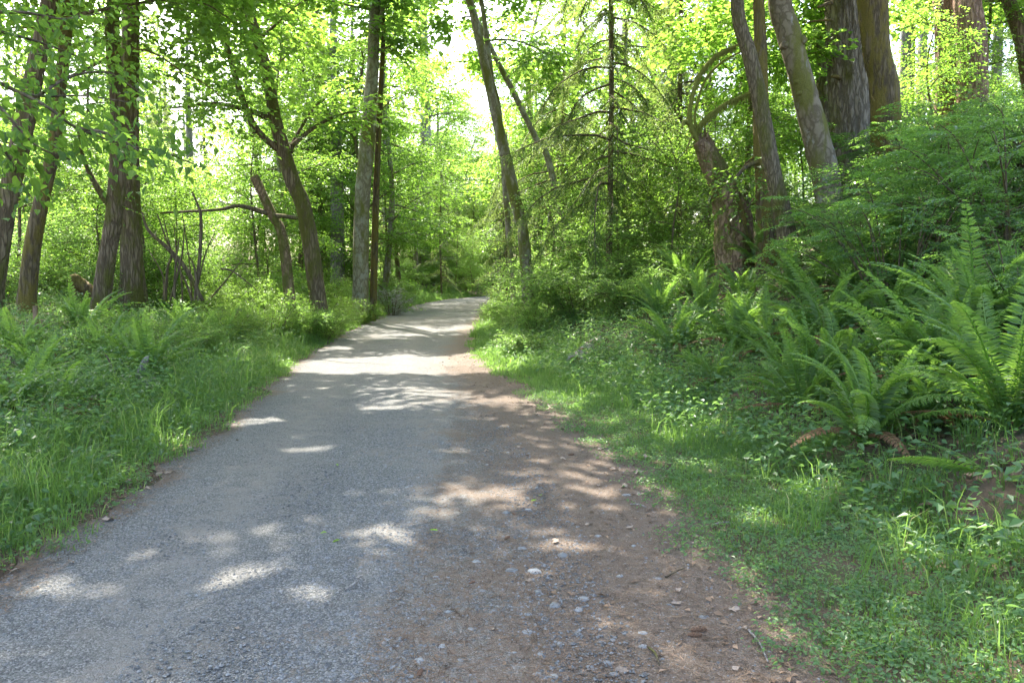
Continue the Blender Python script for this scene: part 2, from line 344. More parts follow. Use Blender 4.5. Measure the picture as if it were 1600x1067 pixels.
# ------------------------------------------------------------------ crowns
# openings cut into the crowns so sun patches fall at chosen spots (x, y, rx, ry on the ground)
def spot(px, py, rx, ry): q = flat(px, py); return (q[0], q[1], rx, ry)
GAPS = [spot(640, 571, 2.8, 1.6), spot(770, 556, .9, .8), spot(480, 702, .36, .26), spot(562, 832, .2, .16), spot(872, 855, .27, .15),
        spot(745, 775, .34, .18), spot(408, 895, .22, .17), spot(110, 930, .3, .13), spot(320, 925, .22, .1), spot(710, 705, .22, .16), spot(600, 640, .35, .2), spot(470, 1000, .14, .07), spot(545, 1010, .12, .05),
        spot(400, 660, .4, .3), spot(880, 690, .2, .15), spot(500, 545, .8, .7), spot(330, 760, .2, .12), spot(620, 760, .2, .1), spot(820, 800, .16, .08),
        spot(650, 524, 1.5, .35), spot(590, 530, .8, .3), spot(620, 509, 1.2, .5), spot(710, 515, .8, .4), spot(690, 497, 1.2, .6), spot(640, 494, .8, .5), spot(700, 483, 1.5, .8), spot(735, 474, 1.2, .9)]
rq = np.random.default_rng(404)
for _ in range(210):
    qy = 3+13*rq.random()**1.3; qx = float(xl(qy))+(float(xr(qy))-float(xl(qy)))*rq.random(); qr = .045+.15*rq.random()**2.2; GAPS.append((qx, qy, qr, qr*rq.uniform(.6, 1.)))
for _ in range(70):
    qy = 3.2+12*rq.random()**1.2; qr = .06+.2*rq.random()**2; GAPS.append((float(xr(qy))+rq.uniform(0, 3.2), qy, qr, qr))
for _ in range(40):
    qy = 4+14*rq.random()**1.2; qr = .06+.25*rq.random()**2; GAPS.append((float(xl(qy))-rq.uniform(0, 3), qy, qr, qr))
for (n_, x0, x1, y0, y1, ra, rb_) in ((40, 3, 9, 5, 15, .1, .4), (60, -16, -7, 10, 27, .2, .6), (26, .2, 4.5, 15, 28, .25, .65)):
    for _ in range(n_): GAPS.append((rq.uniform(x0, x1), rq.uniform(y0, y1), rq.uniform(ra, rb_), rq.uniform(ra, rb_)))
GAPS.append((4.3, 15.4, 1.0, .8))
def keep(P, rs):
    k = P[:, 2]/SUN[2]; gxx = P[:, 0]-SUN[0]*k; gyy = P[:, 1]-SUN[1]*k
    drop = np.zeros(len(P), bool)
    for (x, y, a, b) in GAPS: drop |= ((gxx-x)/a)**2+((gyy-y)/b)**2 < 1+.2*rs.normal(0, .3, len(P))
    # clear air over the road
    cx = (xl(P[:, 1])+xr(P[:, 1]))/2
    drop |= (np.abs(P[:, 0]+.066*P[:, 1]) < .12+.004*P[:, 1]+.12*rs.normal(0, 1, len(P))) & (P[:, 2] < np.minimum(16, 4+.31*P[:, 1])) & (P[:, 2] > 1.6+.13*P[:, 1]) & (P[:, 1] > 6)
    drop |= (np.abs(P[:, 0]-cx) < 2.4) & (P[:, 2] < 3.2)
    drop |= (P[:, 2] < terrain(P[:, 0], P[:, 1])+.1)
    return ~drop
def limb_path(p, az, el, L, rs, sag=.12):
    d = np.array([math.cos(az)*math.cos(el), math.sin(az)*math.cos(el), math.sin(el)]); n = 6
    pts = [p]
    for i in range(n):
        d = nrm(d+rs.normal(0, .16, 3)+np.array([0, 0, -sag])); pts.append(pts[-1]+d*L/n)
    return np.array(pts)
def make_crown(limbs, M, k, rs, leafL=(.085, .19), zr=(3, 10), mat_=None, filt=True, name='crown', off=None, six=False, spread=.32, tw=True, wl=.78, tb=0.):
    P0, D, Ls = [], [], []
    for pts in limbs:
        L = np.linalg.norm(np.diff(pts, axis=0), axis=1).sum(); m = max(8, int(M*L/3.5))
        t = rs.uniform(.22, 1.03, m)**.8; c = curve(pts, 40); i = np.clip((t*39).astype(int), 0, 38)
        ld = nrm(c[i+1]-c[i]); q = c[i]+rs.normal(0, 1, (m, 3))*np.array([1, 1, .45])*(spread*(.4+.25*L))
        d = nrm(ld*.55+nrm(q-c[i])*.6+rs.normal(0, .45, (m, 3))); d[:, 2] *= .45; d[:, 2] -= .08
        P0.append(q); D.append(d); Ls.append(rs.uniform(.4, .85, m))
    P0, D, Ls = np.vstack(P0), np.vstack(D), np.concatenate(Ls)
    g = Geo()
    big = np.interp(P0[:, 2], zr, leafL); Ls = Ls*np.interp(big, [.05, .2], [.75, 1.6])
    P, A, N, tt = sprays(P0, D, Ls, k, rs=rs)
    clump = np.repeat(rs.normal(.45, .13, len(P0)), k)
    S = np.repeat(big, k)*rs.uniform(.65, 1.25, len(P))
    if filt: kk = keep(P, rs); P, A, N, clump, S = P[kk], A[kk], N[kk], clump[kk], S[kk]
    leaves(g, P, A, N, S, S*wl, np.clip(clump+tb+rs.normal(0, .1, len(P)), 0, 1), six)
    if tw:
        sel = rs.random(len(P0)) < .55; a = P0[sel]; b = a+nrm(D[sel])*Ls[sel, None]
        if filt: kk = keep(a, rs) & keep(b, rs); a, b = a[kk], b[kk]
        s = np.array([[0, 0, .006]]); s2 = nrm(np.cross(b-a, [0, 0, 1.]))*.006
        V = np.stack([a-s, a+s, b, a-s2, a+s2, b], 1); T = (np.arange(len(a))[:, None, None]*6+np.array([[0,1,2],[3,4,5]])[None]).reshape(-1, 3)
        g.add(V.reshape(-1, 3), T, .3, 1)
    return g.mesh(name, [mat_ or MAPLE, B_TWIG], False, off)

def decid(name, label, trunk, widths, D=None, top=15., nl=12, bark=None, M=135, k=7, seed=0, h0=.3, explicit=(), Lr=(2.6, 4.8), group=None, tb=0.,
          flare=.5, leafm=None, crown=True, nseg=18, lump=.06, ridges=0, lean=0., fork=None, leafL=(.085, .23), ellim=(0, 45), bumps=(), shade_limbs=()):
    """trunk: photograph pixels from the base up; continues out of the frame to the height top"""
    rs = np.random.default_rng(seed)
    b = gp(*trunk[0]) if D is None else at(*trunk[0], D); D = b[1]
    b[2] = min(b[2], float(terrain(b[0], b[1])))-.15
    pts = [b]+[at(x, y, D+lean*i) for i, (x, y) in enumerate(trunk[1:], 1)]
    rad = [w/2*D/F for w in widths]
    d = nrm(pts[-1]-pts[-2]); d = nrm(d+np.array([0, 0, .5])); n0 = len(pts)
    while pts[-1][2] < top: pts.append(pts[-1]+nrm(d+rs.normal(0, .12, 3))*1.8); rad.append(rad[-1]*.8)
    pts = np.array(pts)
    root = empty(name, b, label, 'tree', group)
    g = Geo(); L = np.linalg.norm(np.diff(pts, axis=0), axis=1).sum()
    P = tube(g, pts, rad, nseg, n=int(L/.16), lump=lump, flare=flare, ridges=ridges, rs=rs)
    for (px, py, w) in bumps:      # burls and old branch collars
        c = at(px, py, D-.3*widths[0]*D/F); tube(g, [c+[0, .15, 0], c, c+[0, -.06, .02]], [w*D/F*.9, w*D/F, w*D/F*.3], 8, rs=rs)
    link('trunk', g.mesh('trunk', bark or B_MAPLE, True, b), root)
    limbs = []
    for (lp, lw) in explicit:
        lpts = np.array([at(x, y, D+dd) for x, y, dd in lp]); g = Geo()
        tube(g, lpts, [lw/2*D/F, lw*.3*D/F, lw*.14*D/F], 7, n=26, lump=.08, rs=rs); link('limb', g.mesh('limb', bark or B_MAPLE, True, b), root); limbs.append(lpts)
    for (h_, az, el, Lm_) in shade_limbs:  # long limbs above the frame, added to shade the right verge
        j = int(np.argmin(np.abs(P[:, 2]-h_))); lp = limb_path(P[j], R(az), R(el), Lm_, rs, .06); g = Geo(); tube(g, lp, [.07, .04, .01], 6, n=22, lump=.05, rs=rs)
        link('limb', g.mesh('limb', bark or B_MAPLE, True, b), root); limbs.append(lp)
    for i in range(nl):
        f = h0+(1-h0)*((i+.5)/nl)**.9; j = min(len(P)-1, int(f*(len(P)-1)))
        az = i*2.4+rs.uniform(-.5, .5); Ll = rs.uniform(*Lr)*(1.05-.15*f)
        lp = limb_path(P[j], az, R(rs.uniform(*ellim)), Ll, rs)
        # keep big limbs out of the road's clear air
        cx = (xl(lp[:, 1])+xr(lp[:, 1]))/2
        if np.any((np.abs(lp[:, 0]+.068*lp[:, 1]) < .5) & (lp[:, 2] < np.minimum(12, 4+.3*lp[:, 1]))): lp = lp[:4]
        g = Geo(); r0 = np.interp(f, [0, 1], [rad[0], rad[-1]])*.32; tube(g, lp, [max(.012, r0), max(.01, r0*.5), .006], 6, n=16, lump=.05, rs=rs)
        link('limb', g.mesh('limb', bark or B_MAPLE, True, b), root); limbs.append(lp)
    if crown and limbs: link('crown', make_crown(limbs, M, k, rs, off=b, mat_=leafm, leafL=leafL, tb=tb), root, 'stuff')
    return root
def snag_limbs(root, D, items, bark, rs):
    b = np.array(root.location)
    for lp, lw in items:
        g = Geo(); pts = np.array([at(x, y, D+dd) for x, y, dd in lp])
        tube(g, pts, [lw[0]/2*D/F, lw[1]/2*D/F], 8, n=30, lump=.14, rs=rs); link('limb', g.mesh('limb', bark, True, b), root)

# --- broadleaf trees on the left
decid('maple_tree', 'dark leaning maple trunk cut by the left edge of the picture', [(-22,440),(8,330),(34,215),(55,110),(78,0)], [32,30,28,25,23], 14.5, 16, 12, B_MAPLE, seed=1, h0=.3)
decid('maple_tree', 'crooked mossy maple just right of the leaning edge trunk', [(38,478),(50,390),(66,310),(84,230),(96,120),(108,0)], [27,24,21,19,17,15], 16, 15, 12, B_MOSS, seed=2, M=85, h0=.36, flare=.3)
decid('maple_tree', 'tall dark maple trunk with slanted base beside the thicker twin trunk', [(152,496),(168,400),(182,300),(184,180),(176,60),(178,0)], [27,25,25,22,20,19], None, 17, 13, B_MAPLE, seed=3, M=80, h0=.4,
      explicit=[([(178,330,0),(150,290,-.2),(128,240,-.4),(122,190,-.6)], 12)])
decid('maple_tree', 'thick straight maple trunk with flared mossy foot behind the ferns', [(208,486),(206,400),(202,280),(202,150),(204,0)], [38,33,29,27,25], None, 18, 13, B_MAPLE, seed=4, M=80, h0=.4, flare=.4)
decid('maple_tree', 'slanting maple forking into long thin arching limbs left of the road', [(503,412),(478,340),(456,280),(432,195),(416,110),(392,30),(380,0)], [27,25,23,20,17,15,14], 22.5, 15, 12, B_MAPLE, seed=5, M=95, h0=.42,
      explicit=[([(446,243,0),(400,200,-.3),(372,130,-.6),(352,60,-.8),(330,10,-1)], 11), ([(418,184,0),(385,172,-.3),(335,162,-.6),(300,166,-.9),(268,169,-1.2)], 10),
                ([(454,238,0),(462,215,.2),(490,170,.5),(520,145,.8)], 8), ([(456,228,0),(490,200,.4),(530,180,.8),(580,170,1.2)], 8), ([(398,208,-.3),(372,140,-.2),(345,50,0),(325,-10,.3)], 8)], Lr=(2.2, 4.2))
decid('alder_tree', 'pale upright alder with lichen spots standing at the left road edge', [(561,425),(566,320),(574,220),(582,110),(588,0)], [24,24,23,19,15], 29, 19, 13, B_ALDER, seed=6, h0=.33, flare=.25, Lr=(2.2, 4.4),
      explicit=[([(584,95,0),(592,40,-.1),(602,0,-.3),(612,-50,-.4)], 9)])
decid('alder_tree', 'thin orange-brown stem pressed against the right side of the pale alder', [(581,420),(588,300),(592,200),(596,120)], [11,10,9,8], 29.3, 11, 5, B_MOSS, seed=7, h0=.4, M=50, Lr=(1.4, 2.8), flare=.1)
decid('alder_tree', 'slender leaning alder with mossy foot where the road bends', [(829,425),(818,375),(800,290),(785,225),(768,150),(748,60),(733,0)], [20,19,18,17,15,13,11], 24, 17, 11, B_ALDER, seed=8, h0=.42, Lr=(2, 4), flare=.2)
decid('alder_tree', 'thin second stem rising behind the leaning alder by the road', [(806,330),(782,200),(768,120),(752,0)], [9,9,8,7], 25.5, 13, 6, B_ALDER, seed=9, h0=.55, M=60, Lr=(1.5, 3), flare=.1)
decid('maple_tree', 'strongly tilted thin trunk crossing behind the leaning alder', [(905,395),(860,262),(838,218),(805,150),(782,105),(765,70)], [11,10,9,9,8,7], 30, 14, 7, B_ALDER, seed=10, h0=.4, M=70, Lr=(2, 4), flare=.1)
# --- right bank
decid('maple_tree', 'mossy upright trunk behind the darker slanting trunk on the right bank', [(1203,400),(1194,300),(1190,220),(1188,100),(1186,0)], [34,28,24,20,17], 16.3, 15, 8, B_MOSS, seed=12, shade_limbs=[(10.8, 195, 12, 7)], h0=.58, ellim=(15, 50), Lr=(3.2, 5.8), flare=.25,
      explicit=[([(1193,250,0),(1170,258,-.2),(1152,275,-.4),(1146,290,-.5)], 10), ([(1192,240,0),(1172,250,.1),(1158,265,.3)], 6), ([(1192,292,0),(1178,310,-.2),(1168,325,-.4)], 6)], lump=.1)
decid('maple_tree', 'slim dark trunk leaning left among ferns on the right bank', [(1243,416),(1222,330),(1206,260),(1188,160),(1172,90),(1152,0)], [32,27,25,24,22,20], 14.9, 16, 8, B_SLIM, seed=13, shade_limbs=[(9.5, 205, 14, 7), (11.2, 180, 14, 7), (12.2, 235, 10, 6)], h0=.58, ellim=(15, 50), Lr=(3.2, 5.8), flare=.25, lump=.04)
decid('maple_tree', 'thick mottled maple trunk leaning left with dark branch scars', [(1305,345),(1288,270),(1272,200),(1250,120),(1232,50),(1218,0)], [38,40,39,36,36,33], 16.5, 17, 11, B_SMOOTH, seed=14, shade_limbs=[(11, 215, 12, 7)], h0=.56, ellim=(15, 50), Lr=(3.2, 5.8), flare=.12, lump=.07,
      bumps=[(1254,62,8),(1228,70,7),(1246,128,6),(1250,146,5),(1268,202,5),(1277,222,4)])
decid('maple_tree', 'trunk wrapped in orange-brown moss right of the big fir', [(1392,215),(1382,150),(1370,80),(1362,0)], [44,42,41,42], 17.2, 16, 11, B_MOSS, seed=15, h0=.56, ellim=(15, 50), flare=.1, lump=.07)
decid('maple_tree', 'leafy maple behind the fir trunks with low yellow-green boughs', [(1640,215),(1600,80),(1575,0)], [26,22,18], 27, 15, 12, B_MAPLE, seed=16, h0=.3, flare=.1, M=130, Lr=(3, 5), tb=.08, ellim=(-8, 25))
decid('maple_tree', 'sunlit young maple behind the slanting trunks of the right bank', [(1165,300),(1172,180),(1180,60)], [10,9,7], 21, 9, 12, B_MAPLE, seed=17, h0=.08, flare=.1, M=140, Lr=(2, 3.6), tb=.1, ellim=(-8, 25))

# --- firs of the right bank
def fir(name, label, trunk, widths, D, seed, bark, top=20, stubs=()):
    root = decid(name, label, trunk, widths, D, top, 0, bark, seed=seed, crown=False, nseg=56, lump=.02, ridges=11, flare=.18)
    b = np.array(root.location); rs = np.random.default_rng(seed)
    for (x0, y0, x1, y1, w) in stubs:
        g = Geo(); tube(g, [at(x0, y0, D-.35), at((x0+x1)/2, (y0+y1)/2-1, D-.5), at(x1, y1, D-.6)], [w/2*D/F, w*.25*D/F], 6, n=9, lump=.1, rs=rs); link('branch_stub', g.mesh('branch_stub', B_MOSS, True, b), root)
    return root
fir_a = fir('fir_tree', 'largest grey fir trunk with deeply furrowed bark', [(1338,330),(1330,200),(1324,100),(1316,0)], [66,60,55,52], 18.8, 21, B_FIR, stubs=[(1300,5,1278,12,7),(1300,32,1255,36,4),(1312,122,1300,120,8)])
fir('fir_tree', 'narrow furrowed fir trunk half hidden behind the largest fir', [(1302,250),(1292,140),(1280,0)], [30,28,26], 21, 22, B_FIR)
fir('fir_tree', 'broad brown fir trunk above the dark huckleberry bushes', [(1486,170),(1482,90),(1478,0)], [38,36,34], 24, 23, B_REDFIR, stubs=[])
fir('fir_tree', 'reddish brown fir trunk with pale scar beside the broad brown fir', [(1525,165),(1519,80),(1512,0)], [42,40,38], 23, 24, B_REDFIR, stubs=[(1512,84,1498,82,7)])

# --- conifers: protos at the origin
def conifer(name, label, h, r0, z0, nb, Lm, seed, bark, spacing=.10, droop=.35, group=None, nl=.035, dead=0, kk=9):
    rs = np.random.default_rng(seed); root = empty(name, (0,0,0), label, 'tree', group)
    g = Geo(); tube(g, [(0,0,-.3),(.06,0,h*.4),(0,.05,h*.75),(0,0,h)], [r0, r0*.8, r0*.5, .02], 10, n=40, lump=.04, flare=.25, rs=rs); link('trunk', g.mesh('trunk', bark, True), root)
    gb = Geo(); gn = Geo()
    for i in range(nb):
        f = (i+.5)/nb; z = z0+(h-z0)*f; L = Lm*(1-f)**.75*rs.uniform(.35, 1.2)+.25; az = i*2.4+rs.uniform(-.4, .4)
        lp = limb_path(np.array([0, 0, z]), az, R(18-25*(1-f)), L, rs, droop*.35)
        tube(gb, lp, [.008+.008*L, .004], 4, n=8, rs=rs)
        if i < dead: continue
        m = int(L/spacing*2); c = curve(lp, 30); t = rs.uniform(.12, 1, m); ii = np.clip((t*29).astype(int), 0, 28)
        ld = nrm(c[ii+1]-c[ii]); S = nrm(np.cross(ld, [0, 0, 1.]))*np.where(rs.random(m) < .5, 1, -1)[:, None]
        D = ld*.7+S*.8+rs.normal(0, .15, (m, 3)); D[:, 2] -= .25+droop*.5
        P, A, N, tt = sprays(c[ii], D, rs.uniform(.18, .42, m)*min(1, .4+L*.3), kk, droop=.35, ang=.9, up=.25, rs=rs)
        leaves(gn, P, A, N, rs.uniform(.07, .13, len(P)), nl, np.clip(.3+.3*tt+rs.normal(0, .12, len(P)), 0, 1), fold=.05)
    link('branch_set', gb.mesh('branch_set', B_TWIG, True), root, 'stuff')
    link('crown', gn.mesh('crown', NEEDLE), root, 'stuff')
    return root
def place(o, x, y, s=1., rz=0., label=None, group=None, cat=None, sink=.1):
    o.location = (x, y, float(terrain(x, y))-sink); o.scale = (s, s, s) if np.isscalar(s) else s; o.rotation_euler = (0, 0, rz)
    if label: o['label'] = label
    if group: o['group'] = group
    return o
hem = conifer('hemlock_tree', 'hemlock with drooping feathery sprays hanging left of the mossy snag', 13, .085, 2.6, 74, 3.6, 31, B_SLIM, .07, .6, nl=.03)
x, y = at(951, 330, 21)[:2]; place(hem, x, y, 1, .5)
c = place(copy_tree(hem), *at(1062, 330, 25)[:2], 1.1, 2.2, 'second drooping hemlock behind the arching mossy branches')
c = place(copy_tree(hem), *at(880, 330, 33)[:2], (1.1, 1.1, 1.2), 4., 'hemlock standing farther back behind the leaning alder')
yng = conifer('young_conifer', 'spindly young conifer with bare drooping branchlets by the road bend', 6.5, .045, .6, 46, 1.25, 32, B_SLIM, .11, .5, kk=6)
place(yng, *at(786, 400, 37)[:2], 1, 0)
place(copy_tree(yng), *at(792, 400, 31)[:2], 1.1, 2, 'young conifer pole close to the foot of the leaning alder')
place(copy_tree(yng), *at(602, 380, 44)[:2], (1.5, 1.5, 1.5), 1, 'dark drooping young conifer between the pale alder and the grey conifer')
place(copy_tree(yng), *at(690, 380, 52)[:2], (1.6, 1.6, 1.5), 3, 'dark young conifer just right of the grey conifer above the road end')
tall = conifer('tall_conifer', 'tall grey conifer trunk rising above the end of the road', 26, .42, 13, 30, 3.0, 33, B_FAR, .26, .3, nl=.05, kk=7)
place(tall, *at(665, 400, 62)[:2], (1.3, 1.3, 1), 0)
for (px, D, s, rz, lab) in [(527, 38, .85, 1, 'grey conifer trunk left of the pale alder'), (556, 44, .75, 2, 'slim grey conifer right behind the pale alder'),
        (605, 50, .7, 3, 'straight far conifer trunk between pale alder and tall grey conifer'), (1045, 36, .8, 5, 'grey conifer trunk seen through the hemlock sprays'),
        (1408, 30, .72, 1.5, 'grey conifer trunk just right of the orange mossy trunk'), (1432, 36, .55, 2.5, 'thin grey conifer trunk between mossy trunk and brown firs'), (1546, 34, .6, 3.5, 'thin pale conifer trunk right of the brown firs')]:
    place(copy_tree(tall), *at(px, 400, D)[:2], (s, s, .62), rz, lab)

# --- shared understory trees and shrubs (protos)
dk = conifer('young_hemlock', 'young hemlock', 12, .12, .6, 95, 2.9, 34, B_SLIM, .085, .4, kk=8)
place(dk, *at(640, 400, 60)[:2], .9, 1, 'dark young hemlock left of the tall grey conifer past the bend')
for px, D, s_, lab in [(600, 55, .8, 'dark young hemlock just right of the pale alder'), (690, 72, .75, 'dark young hemlock right of the tall grey conifer'), (740, 66, .62, 'low dark hemlock straight above the end of the road'), (780, 60, .8, 'dark hemlock behind the young conifer poles'), (715, 85, .8, 'farthest dark hemlock above the bend'), (820, 46, .9, 'dark hemlock right behind the leaning alder')]:
    place(copy_tree(dk), *at(px, 400, D)[:2], s_, px, lab)
def under_tree(name, label, h, seed, L=.085, nlimb=11, M=85, lm=None, Lr=(1.2, 2.6), r=.05, cat='tree', ellim=(0, 50), tb=0., h0=.12, bark=None, k=7):
    rs = np.random.default_rng(seed); root = empty(name, (0,0,0), label, cat)
    g = Geo(); P = tube(g, [(0,0,-.3),(.1*h*.3,.02*h,h*.35),(.02,.05*h,h*.7),(.05*h,0,h)], [r, r*.75, r*.5, r*.2], 8, n=24, lump=.06, flare=.2, rs=rs); link('trunk', g.mesh('trunk', bark or B_SLIM, True), root)
    limbs = []; gl = Geo()
    for i in range(nlimb):
        f = h0+(1-h0)*(i+.5)/nlimb; p = P[min(23, int(f*23))]
        lp = limb_path(p, i*2.4+rs.uniform(-.5, .5), R(rs.uniform(*ellim)), rs.uniform(*Lr)*(1.15-.5*f), rs, .08); limbs.append(lp); tube(gl, lp, [r*.35, .006], 5, n=10, rs=rs)
    link('branch_set', gl.mesh('branch_set', bark or B_TWIG, True), root, 'stuff')
    link('crown', make_crown(limbs, M, k, rs, (L, L), (0, 1), lm or MAPLE, False, tb=tb), root, 'stuff'); return root
def bush(name, label, h, Rr, seed, L=.05, stems=16, M=60, lm=None, cat='shrub', k=8, wl=.62, tb=0., arch=.35, lowfill=True, ln=(.25, .55), tipt=.0):
    rs = np.random.default_rng(seed); root = empty(name, (0,0,0), label, cat); gl = Geo(); P0, D, Ls = [], [], []
    for i in range(stems):
        az = i*2.4+rs.uniform(-.4, .4); rr = Rr*math.sqrt(rs.uniform(.02, 1)); hh = h*rs.uniform(.55, 1)*(1-.35*(rr/Rr)**2)
        d = np.array([math.cos(az), math.sin(az), 0]); b = d*.12*Rr
        pts = np.array([b-[0,0,.1], b+d*rr*.35+[0,0,hh*.45], b+d*rr*.75+[0,0,hh*.85], b+d*rr*1.05+[0,0,hh*(1-arch*.3)]]); tube(gl, pts, [.014, .009, .004], 5, n=12, rs=rs)
        c = curve(pts, 30); m = M; t = rs.uniform(.12 if lowfill else .4, 1, m); ii = np.clip((t*29).astype(int), 0, 28); ld = nrm(c[ii+1]-c[ii])
        out = nrm(ld*.3+d*.35+rs.normal(0, .6, (m, 3))*[1, 1, .5]+[0, 0, .12]); P0.append(c[ii]+rs.normal(0, .1*Rr, (m, 3))*[1, 1, .6]); D.append(out); Ls.append(rs.uniform(*ln, m)*np.sqrt(Rr))
    P0, D, Ls = np.vstack(P0), np.vstack(D), np.concatenate(Ls); P0[:, 2] = np.maximum(P0[:, 2], .06)
    P, A, N, tt = sprays(P0, D, Ls, k, droop=.25, rs=rs); g = Geo(); S = L*rs.uniform(.6, 1.25, len(P))*(1.1-.35*tt)
    tint = np.clip(np.repeat(rs.normal(.4, .13, len(P0)), k)+tb+tipt*(tt-.35)+rs.normal(0, .09, len(P)), 0, 1)
    P[:, 2] = np.maximum(P[:, 2], .04); leaves(g, P, A, N, S, S*wl, tint)
    a = P0; b2 = P0+nrm(D)*Ls[:, None]; s = np.array([[0, 0, .004]]); V = np.stack([a-s, a+s, b2-[0, 0, .1]], 1); g.add(V.reshape(-1, 3), np.arange(len(a)*3).reshape(-1, 3), .3, 1)
    link('stem_set', gl.mesh('stem_set', B_TWIG, True), root, 'stuff'); link('foliage', g.mesh('foliage', [lm or UNDER, B_TWIG]), root, 'stuff'); return root

rw = np.random.default_rng(77)
used_proto = {'young_hemlock', 'hemlock_tree', 'young_conifer', 'tall_conifer'}
def put(proto, x, y, s, rz, label, group=None):
    if proto.name not in used_proto: used_proto.add(proto.name); o = proto
    else: o = copy_tree(proto)
    return place(o, x, y, s, rz, label, group)
def clear(x, y, m=1.0): return x < float(xl(y))-m or x > float(xr(y))+m
# far wood: broadleaf trees of three builds, then vine maples and conifer poles
tb1 = under_tree('broadleaf_tree', 'far broadleaf', 15, 41, .15, 24, 105, Lr=(2, 4.2), r=.16, h0=.22, bark=B_ALDER, tb=.08)
tb2 = under_tree('broadleaf_tree', 'far broadleaf', 12, 42, .13, 22, 105, Lr=(1.8, 3.6), r=.12, h0=.15, bark=B_MAPLE, tb=.05)
vm1 = under_tree('vine_maple', 'vine maple', 5.5, 43, .09, 15, 160, Lr=(1.3, 2.8), r=.05, h0=.08, tb=.08)
vm2 = under_tree('vine_maple', 'vine maple', 4.2, 44, .08, 14, 165, Lr=(1.2, 2.4), r=.04, h0=.06, tb=.03, lm=UNDER)
def region(n, pxs, Ds, protos, sc, label, group, m=1.6):
    k = 0; tries = 0
    while k < n and tries < 900:
        tries += 1; px = rw.uniform(*pxs); Dd = Ds[0]+(Ds[1]-Ds[0])*((k+rw.random())/n); x = (px-800)/F*Dd
        if not clear(x, Dd, m): continue
        put(protos[k % len(protos)], x, Dd, rw.uniform(*sc), rw.uniform(0, 6.3), label, group); k += 1
region(24, (-60, 600), (28, 75), [tb1, tb2], (.6, .9), 'tall sunlit broadleaf tree standing in the wood left of the road', 'broadleaf trees of the left wood')
region(20, (800, 1660), (27, 70), [tb2, tb1], (.7, 1.0), 'broadleaf tree standing in the wood above the right bank', 'broadleaf trees of the right wood')
region(26, (540, 900), (64, 115), [tb1, tb2], (.75, 1.0), 'distant broadleaf tree closing the view past the road bend', 'broadleaf trees past the road bend')
region(34, (-40, 640), (19, 50), [vm1, vm2], (.7, 1.1), 'low spreading vine maple under the trees left of the road', 'vine maples left of the road', 2.0)
region(16, (850, 1240), (22, 42), [vm1, vm2], (.7, 1.05), 'leafy vine maple on the slope between road and mossy trunks', 'vine maples on the right slope', 2.2)
region(8, (1250, 1640), (20, 36), [vm2, vm1], (.75, 1.1), 'vine maple behind the dark huckleberry bushes', 'vine maples behind the huckleberries', 2)
region(18, (610, 830), (56, 85), [vm1, vm2], (.8, 1.2), 'bright vine maple clump at the end of the road', 'vine maples at the road end', 1)
region(26, (-60, 660), (42, 95), [tall], (.5, .75), 'slim conifer trunk far back in the left wood', 'far conifer trunks on the left')
region(18, (780, 1660), (42, 90), [tall], (.45, .8), 'slim conifer trunk far back in the right wood', 'far conifer trunks on the right')
region(12, (800, 1150), (26, 48), [yng], (.8, 1.3), 'bare-stemmed young conifer in the thicket right of the bend', 'young conifers right of the bend')
region(12, (860, 1620), (34, 75), [dk], (.8, 1.3), 'full dark hemlock farther back in the right wood', 'dark hemlocks of the right wood', 2)
region(7, (-40, 600), (55, 90), [dk], (.8, 1.3), 'full dark hemlock far back in the left wood', 'dark hemlocks of the left wood', 2)
region(7, (980, 1620), (32, 60), [hem], (.9, 1.3), 'drooping hemlock farther back in the right wood', 'far hemlocks', 2)
region(7, (-40, 560), (36, 70), [hem], (.9, 1.4), 'drooping hemlock far back in the left wood', 'far hemlocks of the left wood', 2)
x, y = at(735, 440, 49)[:2]; put(vm1, x-.2, y+6, .62, 1.1, 'bright green vine maple directly above the far end of the road')
x, y = at(1125, 330, 20.5)[:2]; put(vm1, x, y, .75, 2.1, 'bright vine maple directly behind the broken mossy snag')
x, y = at(1050, 330, 20.)[:2]; put(vm2, x, y, .85, 4.1, 'vine maple to the left of the broken mossy snag')
for i, (px, D, sc) in enumerate([(668,62,.7),(702,66,.72),(735,72,.7),(765,70,.72),(640,58,.75),(610,62,.85),(800,66,.9),(720,92,.95),(750,96,.95),(690,98,1.0)]):
    put((tb2, tb1)[i % 2], (px-800)/F*D, D, sc, i*1.4, 'broadleaf tree past the road bend', 'broadleaf trees past the road bend')
for i, (px, D, sc) in enumerate([(655,57,.8),(690,61,.8),(725,65,.8),(760,66,.8),(775,62,.7),(632,53,.8),(708,70,1),(745,75,1),(600,46,.8),(575,40,.8)]):
    put((vm1, vm2)[i % 2], (px-800)/F*D, D, sc, i*1.9, 'bright vine maple clump at the end of the road', 'vine maples at the road end')
for i, (px, D, sc, side) in enumerate([(598,39,1.05,0),(628,45,1.2,0),(650,53,1.25,0),(560,36,1.,0),(520,42,1.1,0),(470,38,1.,0),(838,40,1.1,1),(872,48,1.15,1),(815,62,1.2,1),(905,40,1.0,1),(688,76,1.3,0),(765,72,1.2,1),(712,90,1.25,0),(740,96,1.2,0)]):
    put((tb1, tb2)[i % 2], (px-800)/F*D, D, sc, i*2.2, 'tall', 'broadleaf trees of the right wood' if side else 'broadleaf trees of the left wood')
